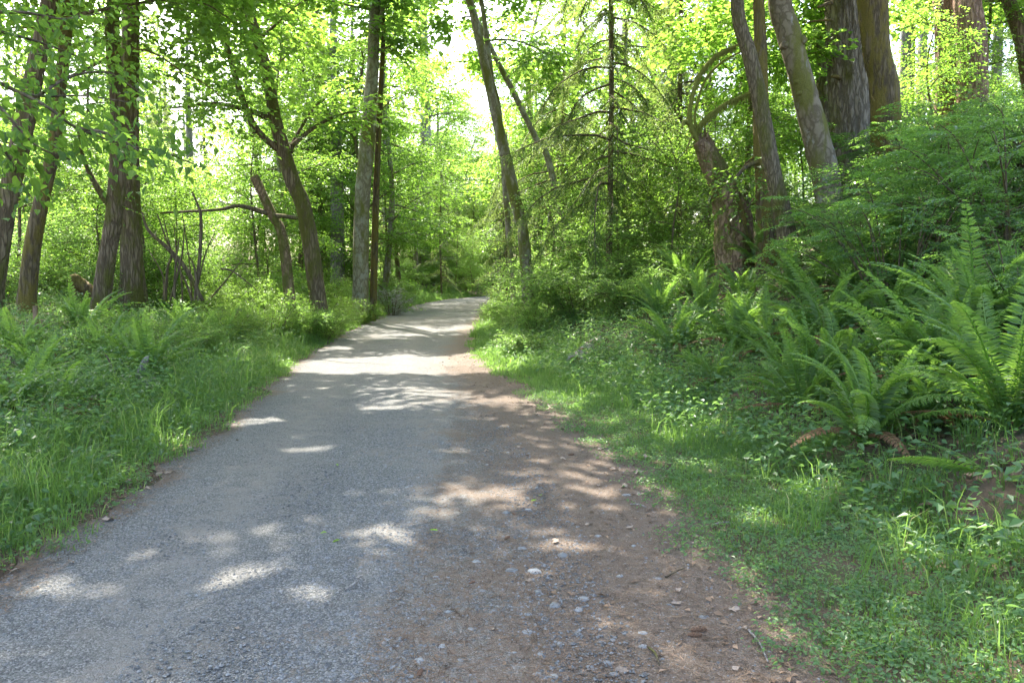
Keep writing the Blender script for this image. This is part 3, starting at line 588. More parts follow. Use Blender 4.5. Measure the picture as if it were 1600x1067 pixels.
# shrubs
sal = bush('salmonberry_bush', 'salmonberry', 1.7, 1.3, 51, .095, 20, 46, tb=.08)
sal2 = bush('salmonberry_bush', 'salmonberry', 1.3, 1.1, 52, .08, 18, 48, tb=.02)
yel = bush('yellow_green_bush', 'yellow green bush', 2.2, 1.4, 53, .075, 22, 44, lm=MAPLE, tb=.05)
def plume_bush(name, label, h, Rr, seed, stems, plumes, L=.048, lm=None, tb=0.):
    rs = np.random.default_rng(seed); root = empty(name, (0,0,0), label, 'shrub'); gl = Geo(); P0, D, Ls, TB = [], [], [], []
    for i in range(stems):
        az = i*2.4+rs.uniform(-.4, .4); rr = Rr*math.sqrt((i+.5)/stems); hh = h*rs.uniform(.6, 1.05)*(1-.4*(rr/Rr)**2); d = np.array([math.cos(az), math.sin(az), 0]); b = d*.12*Rr
        pts = np.array([b-[0,0,.1], b+d*rr*.35+[0,0,hh*.5], b+d*rr*.75+[0,0,hh*.88], b+d*rr*1.05+[0,0,hh]]); tube(gl, pts, [.016, .01, .004], 5, n=12, rs=rs); c = curve(pts, 30)
        for m in range(plumes):
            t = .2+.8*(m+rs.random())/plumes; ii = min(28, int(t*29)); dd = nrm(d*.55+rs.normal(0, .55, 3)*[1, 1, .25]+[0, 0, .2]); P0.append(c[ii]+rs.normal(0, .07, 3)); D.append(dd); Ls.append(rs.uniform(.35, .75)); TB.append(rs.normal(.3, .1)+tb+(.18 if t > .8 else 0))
    P0, D, Ls, TB = np.array(P0), np.array(D), np.array(Ls), np.array(TB); M = len(P0); K = 11
    t = (np.arange(K)+.5)/K; sg = np.where(np.arange(K) % 2 == 0, 1., -1.); S = nrm(np.cross(D, [0, 0, 1.]+rs.normal(0, .25, (M, 3))))
    Q = P0[:, None]+D[:, None]*(Ls[:, None]*t)[..., None]; Q[..., 2] -= .3*Ls[:, None]*t**2
    A = D[:, None]*.75+S[:, None]*sg[None, :, None]*.8; A[..., 2] -= .3*t; tl = Ls[:, None]*.42*(1.05-t)[None]+.05
    k = 7; P, A2, N, tt = sprays(Q.reshape(-1, 3), A.reshape(-1, 3), tl.reshape(-1), k, droop=.2, ang=.8, up=.22, rs=rs)
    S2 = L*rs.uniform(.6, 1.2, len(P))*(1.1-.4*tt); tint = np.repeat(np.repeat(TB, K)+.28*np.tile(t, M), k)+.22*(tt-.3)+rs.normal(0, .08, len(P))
    g = Geo(); P[:, 2] = np.maximum(P[:, 2], .04); leaves(g, P, A2, N, S2, S2*.58, np.clip(tint, 0, 1))
    link('stem_set', gl.mesh('stem_set', B_TWIG, True), root, 'stuff'); link('foliage', g.mesh('foliage', lm or HUCK), root, 'stuff'); return root
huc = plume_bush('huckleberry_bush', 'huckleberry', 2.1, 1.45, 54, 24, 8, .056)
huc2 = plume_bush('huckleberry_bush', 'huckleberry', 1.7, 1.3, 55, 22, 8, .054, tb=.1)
def shrub(proto, px, D, s, rz, label, group=None): x = (px-800)/F*D; return put(proto, x, D, s, rz, label, group)
G1 = 'salmonberry bushes right of the road'
for i, (px, D, s) in enumerate([(905,19,.95),(985,17,.9),(1030,16.5,.6),(865,24,.95),(950,22,1.15),(1020,20,1.1),(850,29,1.1),(930,27,1.2),(838,36,1.2),(1075,21.5,.9),(900,33,1.3),(835,44,1.3),(815,40,1.1),(860,27,.9),(890,23,.9),(800,47,1.),(925,20,.8),(965,24,1.),(1005,26,1.2),(880,30,1.2)]):
    shrub((sal, sal2)[i % 2], px, D, s, i*1.3, 'leafy salmonberry bush beside the road on the right', G1)
G2 = 'bushes of the left roadside'
for i, (px, D, s) in enumerate([(250,22,.9),(310,24,1.),(375,23,.8),(430,25,.9),(110,21,.9),(20,20,1.),(490,30,.9),(60,25,1.1),(340,30,1.1),(430,34,1.1),(150,28,1.2),(240,33,1.2),(-20,16.5,.7),(535,36,.8),(520,44,1.2),(460,42,1.2),(385,19.5,.5),(430,20.5,.55),(455,22.5,.6),(480,25,.6),(505,27,.7),(525,31,.75),(345,18,.45),(550,36,.75),(410,22,.7),(535,27,.45),(560,27.5,.5),(585,33,.5),(575,30.5,.4),(520,25,.45),(500,23,.4),(470,21,.4),(300,20.5,.65),(360,19,.6),(420,19.5,.7),(470,20.5,.65),(500,21.3,.6),(385,17,.5),(330,16.5,.45)]):
    shrub((yel, sal2, yel, sal)[i % 4], px, D, s, i*1.7, 'yellow-green bush under the trees left of the road', G2)
for i, (px, D, s) in enumerate([(625,52,1.1),(660,57,1.2),(700,63,1.2),(735,64,1.1),(600,47,.9),(770,63,1.1),(680,60,1.0),(715,64,1.),(752,65,1.),(645,54,.9)]):
    shrub((sal, sal2)[i % 2], px, D, s, i*2.1, 'low green bush at the far end of the road', 'bushes at the road end')
H = [(1400,10.2,.92,'dark huckleberry bush directly below the largest fir'),(1490,11.2,1.1,'dark huckleberry bush under the brown fir trunks'),
     (1585,10.2,1.1,'dense huckleberry bush at the right edge of the picture'),(1340,12.2,.8,'small dark huckleberry bush at the foot of the mottled maple'),
     (1440,13.5,1.1,'huckleberry bush in front of the orange mossy trunk'),(1545,14,1.08,'tall lighter huckleberry bush on the upper right slope'),(1630,13,1.05,'tall huckleberry bush highest on the right slope'),
     (1600,7.9,.62,'low bright-tipped huckleberry bush behind the right-hand ferns'),(1290,14.8,.75,'shaded huckleberry bush between slim trunk and mottled maple'),(1500,17,1.3,'huckleberry bush just below the brown fir trunks'),(1400,17.5,1.1,'huckleberry bush behind the orange mossy trunk')]
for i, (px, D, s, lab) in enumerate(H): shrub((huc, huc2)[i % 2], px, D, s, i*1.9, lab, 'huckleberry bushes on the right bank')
rv = np.random.default_rng(66)
for i, yv in enumerate(np.arange(11.5, 46, 1.45)):
    xv = float(xl(yv))-(rv.uniform(1.5, 2.9) if yv < 30 else rv.uniform(.8, 1.5)); put((sal2, yel, sal)[i % 3], xv, yv, rv.uniform(.32, .5)+.006*yv, rv.uniform(0, 6), 'yellow-green bush under the trees left of the road', G2)
for i, yv in enumerate(np.arange(17, 48, 2.2)):
    xv = float(xr(yv))+rv.uniform(.8, 1.8); put((sal2, sal)[i % 2], xv, yv, rv.uniform(.35, .5)+.008*yv, rv.uniform(0, 6), 'leafy salmonberry bush beside the road on the right', G1)
pal = bush('pale_bush', 'pale silvery bush beside the foot of the pale alder', 1.5, .95, 56, .06, 14, 30, lm=PALE)
x, y = at(612, 420, 33)[:2]; place(pal, x, y, .9, .5)

# ------------------------------------------------------------------ snags, stumps, sticks
rs = np.random.default_rng(5)
D = 17.; b = at(1152, 388, D); b[2] = terrain(b[0], b[1])
sn = empty('broken_snag', b, 'broken rotting snag with mossy arching branches on the right bank', 'snag')
g = Geo(); pts = np.array([b-[0, 0, .3]]+[at(x, y, D) for x, y in [(1145,350),(1132,300),(1112,255),(1092,222)]])
tube(g, pts, [60/2*D/F, 52/2*D/F, 44/2*D/F, 33/2*D/F, 22/2*D/F], 24, n=60, lump=.13, flare=.25, rs=rs); link('trunk', g.mesh('trunk', B_SNAG, True, b), sn)
g = Geo(); tube(g, [at(1143,330,D-.1), at(1128,280,D), at(1114,240,D+.05), at(1104,213,D)], [17*D/F, 15*D/F, 10*D/F, 5*D/F], 12, n=24, lump=.2, rs=rs)
for _ in range(9):
    xs, ys = rs.uniform(1088, 1112), rs.uniform(214, 230); tube(g, [at(xs, ys+12, D+rs.uniform(-.1, .1)), at(xs-1, ys-4, D+rs.uniform(-.1, .1)), at(xs+rs.uniform(-4, 2), ys-rs.uniform(10, 20), D)], [3.5*D/F, 2.2*D/F, .3*D/F], 5, n=8, lump=.2, rs=rs)
link('splintered_stub', g.mesh('splintered_stub', B_SNAG, True, b), sn)
for q in [[(1152,300),(1160,340),(1163,385)], [(1138,330),(1140,360),(1146,392)], [(1158,320),(1166,355),(1170,372)]]:
    g = Geo(); tube(g, [at(x, y, D-.28) for x, y in q], [4*D/F, 3.2*D/F, 3*D/F], 6, n=14, lump=.15, rs=rs); link('root', g.mesh('root', B_MOSS, True, b), sn)
snag_limbs(sn, D, [([(1094,228,0),(1080,200,-.1),(1078,170,-.1),(1092,120,0),(1118,88,.1),(1154,70,.3)], (8,4)), ([(1090,215,0),(1086,180,.1),(1100,130,.2),(1125,100,.3),(1160,80,.4)], (4.5,3)),
                  ([(1086,205,0),(1106,182,-.1),(1135,162,0),(1172,145,.2)], (6.5,4)), ([(1084,200,0),(1070,190,-.2),(1066,200,-.3)], (9,3)), ([(1088,205,0),(1078,220,-.2),(1072,240,-.3)], (5,2))], B_GREEN, rs)
# hanging moss tufts on the arching branches
g = Geo()
for _ in range(1100):
    u = rs.random(); c = curve([at(1080,200,D-.1), at(1078,170,D-.1), at(1092,120,D), at(1118,88,D+.1), at(1154,70,D+.3)] if u < .6 else [at(1086,205,D), at(1106,182,D-.1), at(1135,162,D), at(1172,145,D+.2)], 30)[rs.integers(0, 29)]
    c = c+rs.normal(0, .02, 3); l = rs.uniform(.03, .17); g.add([c-[.012,0,0], c+[.012,0,0], c-[rs.normal(0,.02), rs.normal(0,.02), l]], [[0,1,2]], .8)
link('hanging_moss', g.mesh('hanging_moss', B_GREEN, False, b), sn, 'stuff')
def stick(name, label, cat, pxs, D, w, m, seed=1, lump=.1, part='stem', group=None, nseg=8):
    rs = np.random.default_rng(seed); pts = [at(x, y, D+dd) for x, y, dd in pxs]; g = Geo()
    tube(g, pts, [k/2*D/F for k in w], nseg, n=10*len(pts), lump=lump, rs=rs); b = pts[0]
    o = link(name, g.mesh(name, m, True, b), loc=b); return tag(o, label, cat, group)
bb = at(457, 412, 21.5); bb[2] = terrain(bb[0], bb[1])
sg = empty('broken_snag', bb, 'cut-off leaning brown snag left of the slanting maple', 'snag'); Db = bb[1]
g = Geo(); tube(g, [bb-[0,0,.2], at(443,380,Db), at(425,335,Db), at(397,276,Db)], [9*Db/F, 8*Db/F, 7*Db/F, 6.5*Db/F], 12, n=30, lump=.1, rs=rs); link('trunk', g.mesh('trunk', B_SNAG, True, bb), sg)
g = Geo(); tube(g, [at(424,335,Db), at(375,322,Db-.2), at(340,328,Db-.3), at(250,333,Db-.6)], [4*Db/F, 3*Db/F, 2.5*Db/F, 1.5*Db/F], 6, n=24, lump=.1, rs=rs); link('limb', g.mesh('limb', B_TWIG, True, bb), sg)
g = Geo(); tube(g, [at(424,337,Db), at(445,338,Db-.1), at(464,341,Db-.2)], [4*Db/F, 3*Db/F, 3*Db/F], 6, n=10, lump=.1, rs=rs); link('limb', g.mesh('limb', B_TWIG, True, bb), sg)
Ds = gp(155, 492)[1]-.8
stick('broken_stub', 'short mossy broken branch stub angled left of the slanted maple base', 'stump', [(150,470,0),(135,452,-.1),(120,440,-.2),(110,433,-.3)], Ds, [22,22,20,14], B_MOSS, 3, .18)
p = gp(58, 532); stick('rotten_post', 'thin upright rotten post among the ferns on the far left', 'post', [(57,540,0),(56,510,0),(55,478,0)], p[1], [10,9,7], B_SNAG, 4)
p = gp(117, 475); stick('rotten_post', 'dark rotten post under the short mossy stub', 'post', [(117,480,0),(117,455,0),(116,432,0)], p[1], [8,7,5], B_SNAG, 5)
p = gp(210, 612); stick('broken_branch', 'pale snapped branch end sticking up before the left ferns', 'branch', [(206,622,0),(214,595,0),(226,566,-.1),(231,556,-.1)], p[1], [9,9,11,4], B_DEAD, 6)
p = gp(226, 618); stick('cut_log_end', 'small round pale cut log end lying beside the snapped branch', 'log', [(236,596,.5),(228,604,.0)], p[1], [20,22], B_DEAD, 7, .05, nseg=12)
p0 = gp(-20, 690); p1 = gp(110, 655); p2 = gp(185, 625)
g = Geo(); tube(g, [p0+[0,0,.05], (p0+p1)/2+[0,0,.14], p1+[0,0,.12], (p1+p2)/2+[0,0,.16], p2+[0,0,.15]], [.03,.027,.022,.017,.012], 8, n=50, lump=.1, rs=rs)
o = tag(link('fallen_branch', g.mesh('fallen_branch', B_DEAD, True, p0), loc=p0), 'long thin fallen branch lying in the grass at the left', 'branch')
g = Geo(); q = p2+[0,0,.15]; tube(g, [q, q+[-.02,.0,.15], q+[-.12,.02,.36], q+[-.16,.02,.42]], [.012,.012,.01,.006], 6, n=14, lump=.05, rs=rs); link('side_shoot', g.mesh('side_shoot', B_TWIG, True, p0), o)
p = gp(20, 660)+[0,0,.02]; q = gp(165, 645)
g = Geo(); tube(g, [p, (p+q)/2+[0,.1,.0], q], [.13,.12,.09], 12, n=30, lump=.14, rs=rs); tag(link('mossy_log', g.mesh('mossy_log', B_MOSS, True, p), loc=p), 'low moss-covered log half buried in the left undergrowth', 'log')
# rotting log of the right verge, its bark in curled plates
p = gp(897, 577)-[0,0,.06]; q = p+np.array([.75, 2.2, .26])
lg = empty('rotting_log', p, 'grey rotting log with peeling bark plates in the right verge', 'log')
g = Geo(); tube(g, [p+[0,0,.07], (p+q)/2+[0,0,.1], q+[0,0,.1]], [.13,.16,.11], 18, n=34, lump=.22, rs=rs); link('log_core', g.mesh('log_core', B_SNAG, True, p), lg)
dv = nrm(q-p); sv = nrm(np.cross(dv, [0,0,1.]))
for i in range(9):
    c = p+(q-p)*(i+.3)/9.5+[0,0,.1]; g = Geo(); aa = np.linspace(-.3, 2.9, 9)+rs.normal(0, .1); rr = .165+.012*rs.random()
    rows = [c+dv*(k*.16+.012*np.sin(7*a_))+ (sv*math.cos(a_)+np.array([0,0,1])*math.sin(a_))*(rr+(k == 1)*.03) for k in (0, 1) for a_ in aa]
    T = [[j, j+1, 10+j] for j in range(8)]+[[j, 10+j, 9+j] for j in range(8)]; g.add(rows, T); me = g.mesh('bark_plate', (B_DEAD, B_SNAG)[i % 3 == 2], True, p)
    ob = link('bark_plate', me, lg); md = ob.modifiers.new('solid', 'SOLIDIFY'); md.thickness = .018
# dead sticks thicket on the left
Db = 18.5; bs = at(312, 470, Db); bs[2] = terrain(bs[0], bs[1])
th = empty('bare_shrub', bs, 'thicket of dark leafless stems right of the thick twin trunk', 'shrub')
for q, wd in [([(316,470),(290,420),(262,388),(232,360),(222,332)], 8), ([(305,468),(312,400),(314,340),(308,318),(300,300)], 6), ([(258,470),(262,420),(268,398),(258,370),(246,335)], 5), ([(300,470),(290,440),(270,400),(255,340)], 3.5), ([(256,468),(254,430),(232,390)], 3),
              ([(272,470),(274,420),(280,370)], 4), ([(266,470),(284,400),(288,350)], 3.5), ([(300,470),(296,410),(284,330)], 3), ([(304,470),(320,400),(335,365)], 3), ([(285,470),(283,430),(275,390),(272,350)], 3), ([(310,470),(304,420),(292,395)], 4), ([(330,465),(360,430),(382,400)], 3), ([(345,420),(365,425),(400,452)], 3.5)]:
    g = Geo(); dd = rs.uniform(-.8, .8); tube(g, [at(x, y, Db+dd) for x, y in q], [wd/2*Db/F, wd*.4*Db/F, wd*.2*Db/F], 5, n=22, lump=.08, rs=rs); link('stem', g.mesh('stem', B_TWIG, True, bs), th)

# ------------------------------------------------------------------ ferns
def frond_mesh(e0, e1, seed, nm='frond', m=None):
    rs = np.random.default_rng(seed); n = 60; s = np.linspace(0, 1, n); th = R(e0)+(R(e1)-R(e0))*s**1.25
    x = np.concatenate([[0], np.cumsum(np.cos(th[:-1]))])/n; z = np.concatenate([[0], np.cumsum(np.sin(th[:-1]))])/n; yb = .06*rs.normal()*s**2
    C = np.stack([x, yb, z], -1); g = Geo(); tube(g, C[::6], [.0075, .005, .0015], 4, n=14, tint=.95, rs=rs)
    k = 36; sp = np.linspace(.13, .985, k)
    for sd in (1, -1):
        ss = np.clip(sp+rs.normal(0, .003, k), 0, 1); i = np.clip((ss*(n-1)).astype(int), 0, n-2); T = nrm(C[i+1]-C[i])
        up = nrm(np.cross(T, np.array([0, 1., 0]))*-1); up = np.where((up[:, 2:3] < 0), up, up)
        S = np.array([0, 1., 0])*sd
        pr = .12*np.minimum(1, ((ss-.05)/.28))**.7*(1-ss)**.55+.008
        twist = rs.normal(0, .1, k); A = S+T*(.18+.55*ss[:, None])+rs.normal(0, .05, (k, 3)); A = A+np.array([0, 0, -.12])
        N = np.cross(T, S)*sd*-1; N = nrm(N*np.where(N[:, 2:3] < 0, -1, 1)+S*.25+T*twist[:, None])
        leaves(g, C[i], A, N, pr, .0155+.009*np.sin(np.pi*ss), np.clip(.42+.25*ss+rs.normal(0, .07, k), 0, 1), True, fold=.1, droop=.16)
    return g.mesh(nm, m or FERN)
FR = [frond_mesh(e0, e1, i) for i, (e0, e1) in enumerate([(86,35),(83,18),(80,8),(76,0),(70,-8),(63,-14),(55,-18),(46,-20),(84,48),(76,35)])]
FD = [frond_mesh(30, -40, 91, 'dry_frond', DRYFERN), frond_mesh(15, -25, 92, 'dry_frond', DRYFERN)]
FO = [frond_mesh(30, -25, 93), frond_mesh(20, -12, 94)]
def fern(p, size, n, label, group=None, seed=0, low=False, lean=None):
    rs = np.random.default_rng(seed+100); root = empty('sword_fern', p, label, 'fern', group, rs.uniform(0, 6.3))
    n = n if low else int(n*1.45)
    for i in range(n):
        f = (i+.5)/n; me = (FO[rs.integers(0, 2)] if low else FR[min(9, int((f*.75+rs.uniform(0, .3))*8))] if i % 6 else FR[rs.integers(8, 10)])
        az = i*2.39996+rs.normal(0, .2); s = 1.08*size*rs.uniform(.75, 1.12)*(.85+.2*(1-f))
        link('frond', me, root, loc=(.05*math.cos(az), .05*math.sin(az), -.02), rot=(rs.normal(0, .22), rs.normal(0, .08), az), s=s)
    if n > 12:
        for i in range(rs.integers(3, 7)): link('dry_frond', FD[i % 2], root, loc=(0, 0, .02), rot=(rs.normal(0, .2), 0, rs.uniform(0, 6.3)), s=size*.75)
    return root
FERNS = [ # px, py of the base, size, fronds, label (None: one of a group)
 (1352,690,1.10,17,'largest sword fern nearest the verge with upright central fronds'),(1575,668,1.25,18,'big arching sword fern cut by the right edge of the picture'),
 (1478,600,1.15,18,'tall sword fern behind and right of the largest fern'),(1255,640,.95,15,'sword fern leaning left beside the largest fern'),
 (1290,540,1.2,18,None),(1395,520,1.15,18,None),(1200,560,1.15,17,None),(1150,545,1.1,18,'sword fern with tall bright midrib fronds above a dark root hollow'),
 (1052,548,1.1,17,'leftmost sword fern of the right bank above the creeping ground cover'),(1075,458,1.15,19,'sunlit yellow-green sword fern below the broken snag'),(1010,452,.9,14,None),
 (1160,470,1.15,18,None),(1250,470,1.1,17,None),(1330,460,1.15,18,None),(1430,490,1.15,18,None),(1520,540,1.2,18,None),(1590,520,1.2,18,None),
 (1190,415,1.0,16,'sword fern at the foot of the slim leaning trunk'),(1340,418,1.05,16,None),(1465,450,1.1,16,None),(1560,460,1.1,16,None),(1400,440,1.0,15,None),(1280,425,.95,14,None),(1030,500,.95,14,None),(1100,505,1.0,15,None),(1170,520,1.,15,None),(1230,600,.9,13,None),(1085,590,.75,12,None),(1300,600,1.,14,None),(1000,480,.8,12,None),(1450,660,.85,12,None),(1120,600,.8,12,None),(1400,600,.9,13,None),
 (1220,745,.62,6,'low flat fern spreading above the right verge grass','low'),(1300,770,.5,5,'small flat fern frond cluster in the ground cover','low'),(1560,740,.7,6,'flat fern at the right edge over ground cover','low'),(1030,660,.5,6,None,'low'),(1170,690,.55,7,None,'low')]
LF = [(228,600,1.15,20,'largest sword fern of the left roadside with upright fronds'),(300,545,1.1,18,None),(165,575,1.05,18,None),(345,545,1.1,16,None),(60,600,1.1,16,None),(15,650,.9,12,'sword fern drooping at the left edge of the picture'),
 (95,640,.8,10,None),(270,510,1.,16,None),(130,530,1.1,15,None),(400,520,.9,13,None),(440,505,.9,13,None),(480,492,.9,13,None),(30,560,1.0,14,None),(200,530,1.,16,None)]
FF = [(590,472,1.0,13),(640,462,1.1,14),(668,460,1.2,15),(682,458,1.2,15),(610,465,1.,13),(560,480,.9,12),(530,486,.9,12),(700,458,1.1,14),(795,470,1.,13),(815,480,.9,12)]
for k, (lst, gl, lab) in enumerate([(FERNS, 'sword ferns on the right bank', 'sword fern crowded among others on the right bank'), (LF, 'sword ferns left of the road', 'sword fern under the trees left of the road'), (FF, 'sword ferns at the road end', 'small sword fern bordering the far end of the road')]):
    for i, fdat in enumerate(lst):
        fp = gp(*fdat[:2]); l = fdat[4] if len(fdat) > 4 else None
        fern(fp, fdat[2]*(1 if l else rs.uniform(.62, 1.12)), fdat[3], l or lab, gl, seed=k*50+i, low=len(fdat) > 5)

# ------------------------------------------------------------------ grass, ground cover
rg = np.random.default_rng(21)
def scatter(n, side, y0, y1, d0, d1, pw=1.6, dp=1.0):
    """points beside the road, denser near the camera; d = distance from the edge"""
    y = y0+(y1-y0)*rg.random(n)**pw; d = d0+(d1-d0)*rg.random(n)**dp
    edge = .07*np.sin(y*2.1)+.06*np.sin(y*4.7+1)+.06*np.sin(y*8.3+2)+.05*rg.normal(0, 1, n)
    x = np.where(side < 0, xl(y)-d-edge*.8, xr(y)+d+edge); return x, y, d
def grass(name, sets, label=None):
    g = Geo()
    for (x, y, d, hm, per, spread) in sets:
        n = len(x)*per; X = np.repeat(x, per)+rg.normal(0, spread, n); Y = np.repeat(y, per)+rg.normal(0, spread, n)
        h = np.repeat(hm*rg.uniform(.55, 1.3, len(x)), per)*rg.uniform(.45, 1.15, n); Z = terrain(X, Y)-.015
        az = np.repeat(rg.uniform(0, 6.28, len(x)), per)+rg.normal(0, 1.1, n); lean = h*rg.uniform(.15, .85, n)
        dx, dy = np.cos(az), np.sin(az); w = np.interp(Y, [3, 8, 20, 45], [.0028, .0045, .009, .016])*rg.uniform(.7, 1.3, n)
        fa = rg.uniform(0, 6.28, n); sx, sy = np.cos(fa)*w, np.sin(fa)*w
        P = np.stack([X, Y, Z], 1); S = np.stack([sx, sy, 0*w], 1); M1 = P+np.stack([dx*lean*.3, dy*lean*.3, h*.62], 1); T1 = P+np.stack([dx*lean, dy*lean, h*rg.uniform(.75, 1.0, n)], 1)
        V = np.stack([P-S, P+S, M1+S*.8, M1-S*.8, T1], 1); T = (np.arange(n)[:, None, None]*5+np.array([[0,1,2],[0,2,3],[3,2,4]])[None]).reshape(-1, 3)
        t = np.repeat(rg.normal(.45, .14, len(x)), per)+rg.normal(0, .1, n); t = np.where(rg.random(n) < np.where(h > .3, .10, .035), 1., np.clip(t, 0, .88)); g.add(V.reshape(-1, 3), T, np.repeat(t, 5))
    o = link(name, g.mesh(name, GRASS)); o['kind'] = 'stuff'; return o
hh = lambda d, a, b, m: np.interp(d, [0, m, 3], [a, b, b])
x, y, d = scatter(5600, -1, 3.2, 20, 0, 1.9, 1.5, .9); q = rg.random(len(x)) < .72+.35*wob(x*1.6, y*1.4); x, y, d = x[q], y[q], d[q]; s1 = (x, y, d, hh(d, .09, .30, .7)*(1+.35*wob(x*.9+3, y*.8)+(rg.random(len(x)) < .06)*.9), 9, .05)
x, y, d = scatter(3600, -1, 14, 56, 0, 2.2, 1.2, 1.); s2 = (x, y, d, hh(d, .12, .42, .8), 7, .08)
x, y, d = scatter(900, -1, 4, 30, 1.5, 6, 1.2, 1.); s3 = (x, y, d, .3+0*d, 8, .06)
x, y, d = scatter(420, -1, 3.4, 24, .2, 2.2, 1.4, .9); s5 = (x, y, d, .5+0*d, 7, .04)
grass('grass', [s1, s2, s3, s5])
x, y, d = scatter(6000, 1, 2.4, 13, 0, 1.6, 1.5, 1.); q = rg.random(len(x)) < .5+.45*wob(x*1.7+1, y*1.5); x, y, d = x[q], y[q], d[q]; s1 = (x, y, d, hh(d, .04, .12, .8), 8, .04)
x, y, d = scatter(2600, 1, 11, 24, 0, 1.9, 1.2, 1.); s2 = (x, y, d, hh(d, .07, .2, .8), 8, .06)
x, y, d = scatter(420, 1, 2.6, 11, .5, 2.6, 1.3, .8); s3 = (x, y, d, .30+0*d, 9, .035)
x, y, d = scatter(1600, 1, 22, 60, 0, 2.0, 1.2, 1.); s4 = (x, y, d, .3+0*d, 7, .08)
grass('grass', [s1, s2, s3, s4])
def cover(name, sets, m=COVER):
    g = Geo()
    for (x, y, k, hm, L, tb) in sets:
        n = len(x); z = terrain(x, y); hm = np.broadcast_to(hm, (n,))*rg.uniform(.5, 1.3, n); az = rg.uniform(0, 6.28, (n, k)); rr = rg.uniform(.02, .11, (n, k))*(L/.04); f = rg.uniform(.3, 1, (n, k))
        P = np.stack([x[:, None]+rr*np.cos(az), y[:, None]+rr*np.sin(az), z[:, None]+.01+hm[:, None]*f], -1).reshape(-1, 3)
        A = np.stack([np.cos(az), np.sin(az), rg.normal(-.1, .3, (n, k))], -1).reshape(-1, 3); N = np.array([0, 0, 1.])+rg.normal(0, .4, (n*k, 3))
        S = L*rg.uniform(.55, 1.3, n*k); t = np.clip(np.repeat(rg.normal(.42+tb, .15, n), k)+rg.normal(0, .1, n*k), 0, 1)
        leaves(g, P, A, N, S, S*.62, t, .045 < L < .07)
        j = rg.random(n*k) < .35; q = P[j]; b = np.repeat(np.stack([x, y, z], 1), k, 0)[j]; s = np.array([[.0015, 0, 0]])
        g.add(np.stack([b-s, b+s, q], 1).reshape(-1, 3), np.arange(len(q)*3).reshape(-1, 3), .3)
    o = link(name, g.mesh(name, m)); o['kind'] = 'stuff'; return o
S = lambda *a: scatter(*a)[:2]
# right: tiny clover-like mat on the verge, then larger creeping leaves up the bank
cover('ground_cover', [(*S(6000, 1, 2.4, 12, -.2, 1.4, 1.5, .85), 7, .05, .026, .03), (*S(3400, 1, 2.4, 15, .8, 5.5, 1.3, .9), 7, .16, .05, -.02), (*S(900, 1, 2.6, 12, 1.0, 5., 1.2, .9), 6, .26, .075, .02), (*S(2600, 1, 12, 40, .4, 6, 1.2, 1.), 7, .3, .075, .03), (*S(1500, 1, 6, 22, .75, 3.4, 1.2, .9), 8, .42, .062, .06)])
# left
cover('ground_cover', [(*S(2200, -1, 3.2, 18, -.1, 1.2, 1.4, .9), 6, .08, .032, .0), (*S(900, -1, 3.6, 20, .1, 1.9, 1.3, .9), 7, .24, .055, .05), (*S(3000, -1, 4, 22, .7, 6.5, 1.2, 1.), 7, .24, .06, .03), (*S(2600, -1, 16, 60, .5, 9, 1.2, 1.), 7, .42, .085, .08), (*S(1500, -1, 6, 24, .7, 3.2, 1.2, 1.), 8, .5, .06, .06), (*S(900, -1, 9, 28, .5, 2.2, 1.2, 1.), 8, .4, .06, .08)])

# ------------------------------------------------------------------ loose stones, needles, litter
def ico(rs, flat=.6, sub=1):
    import bmesh
    bm = bmesh.new(); bmesh.ops.create_icosphere(bm, subdivisions=sub, radius=1.); V = np.array([v.co[:] for v in bm.verts]); T = np.array([[v.index for v in f.verts] for f in bm.faces]); bm.free()
    V = V*(1+rs.normal(0, .11 if sub == 1 else .05, (len(V), 1)))*np.array([1, rs.uniform(.65, .95), flat]); return V, T
OC = [(lambda V: (V, np.array([[0,2,4],[2,1,4],[1,3,4],[3,0,4],[0,5,2],[2,5,1],[1,5,3],[3,5,0]])))(np.array([[1,0,0],[-1,0,0],[0,1,0],[0,-1,0],[0,0,1],[0,0,-1]])*np.array([1, .8, .6])*(1+rg.normal(0, .2, (6, 3)))) for _ in range(6)]
def pebbles(g, x, y, z, r, meshes):
    idx = rg.integers(0, len(meshes), len(x))
    for k, (V, T) in enumerate(meshes):
        j = np.where(idx == k)[0]
        if not len(j): continue
        a = rg.uniform(0, 6.28, len(j)); c, s = np.cos(a)[:, None], np.sin(a)[:, None]; rr = r[j][:, None]
        X = x[j][:, None]+rr*(V[:, 0]*c-V[:, 1]*s); Y = y[j][:, None]+rr*(V[:, 0]*s+V[:, 1]*c); Z = z[j][:, None]+rr*V[:, 2]
        g.add(np.stack([X, Y, Z], -1).reshape(-1, 3), (np.arange(len(j))[:, None, None]*len(V)+T[None]).reshape(-1, 3), np.repeat(rg.uniform(.1, .9, len(j)), len(V)))
def on_road(n, y0, y1, pw, u0=0., u1=1.): 
    y = y0+(y1-y0)*rg.random(n)**pw; u = u0+(u1-u0)*rg.random(n); x = xl(y)+(xr(y)-xl(y))*u; return x, y, road_z(x, y)
g = Geo(); x, y, z = on_road(20000, 2.6, 11, 1.7, 0, .78); r = .0035+.0085*rg.random(len(x))**3; pebbles(g, x, y, z, r, OC)
x, y, z = on_road(9000, 2.4, 6.5, 1.5, 0, .8); r = .004+.009*rg.random(len(x))**2; pebbles(g, x, y, z, r, OC)
x, y, z = on_road(5000, 2.6, 9, 1.4, .35, .8); r = .006+.012*rg.random(len(x))**3; pebbles(g, x, y, z, r, OC)
x, y, z = on_road(3500, 2.6, 10, 1.4, .5, 1.); r = .004+.009*rg.random(len(x))**2; pebbles(g, x, y, z, r, OC)
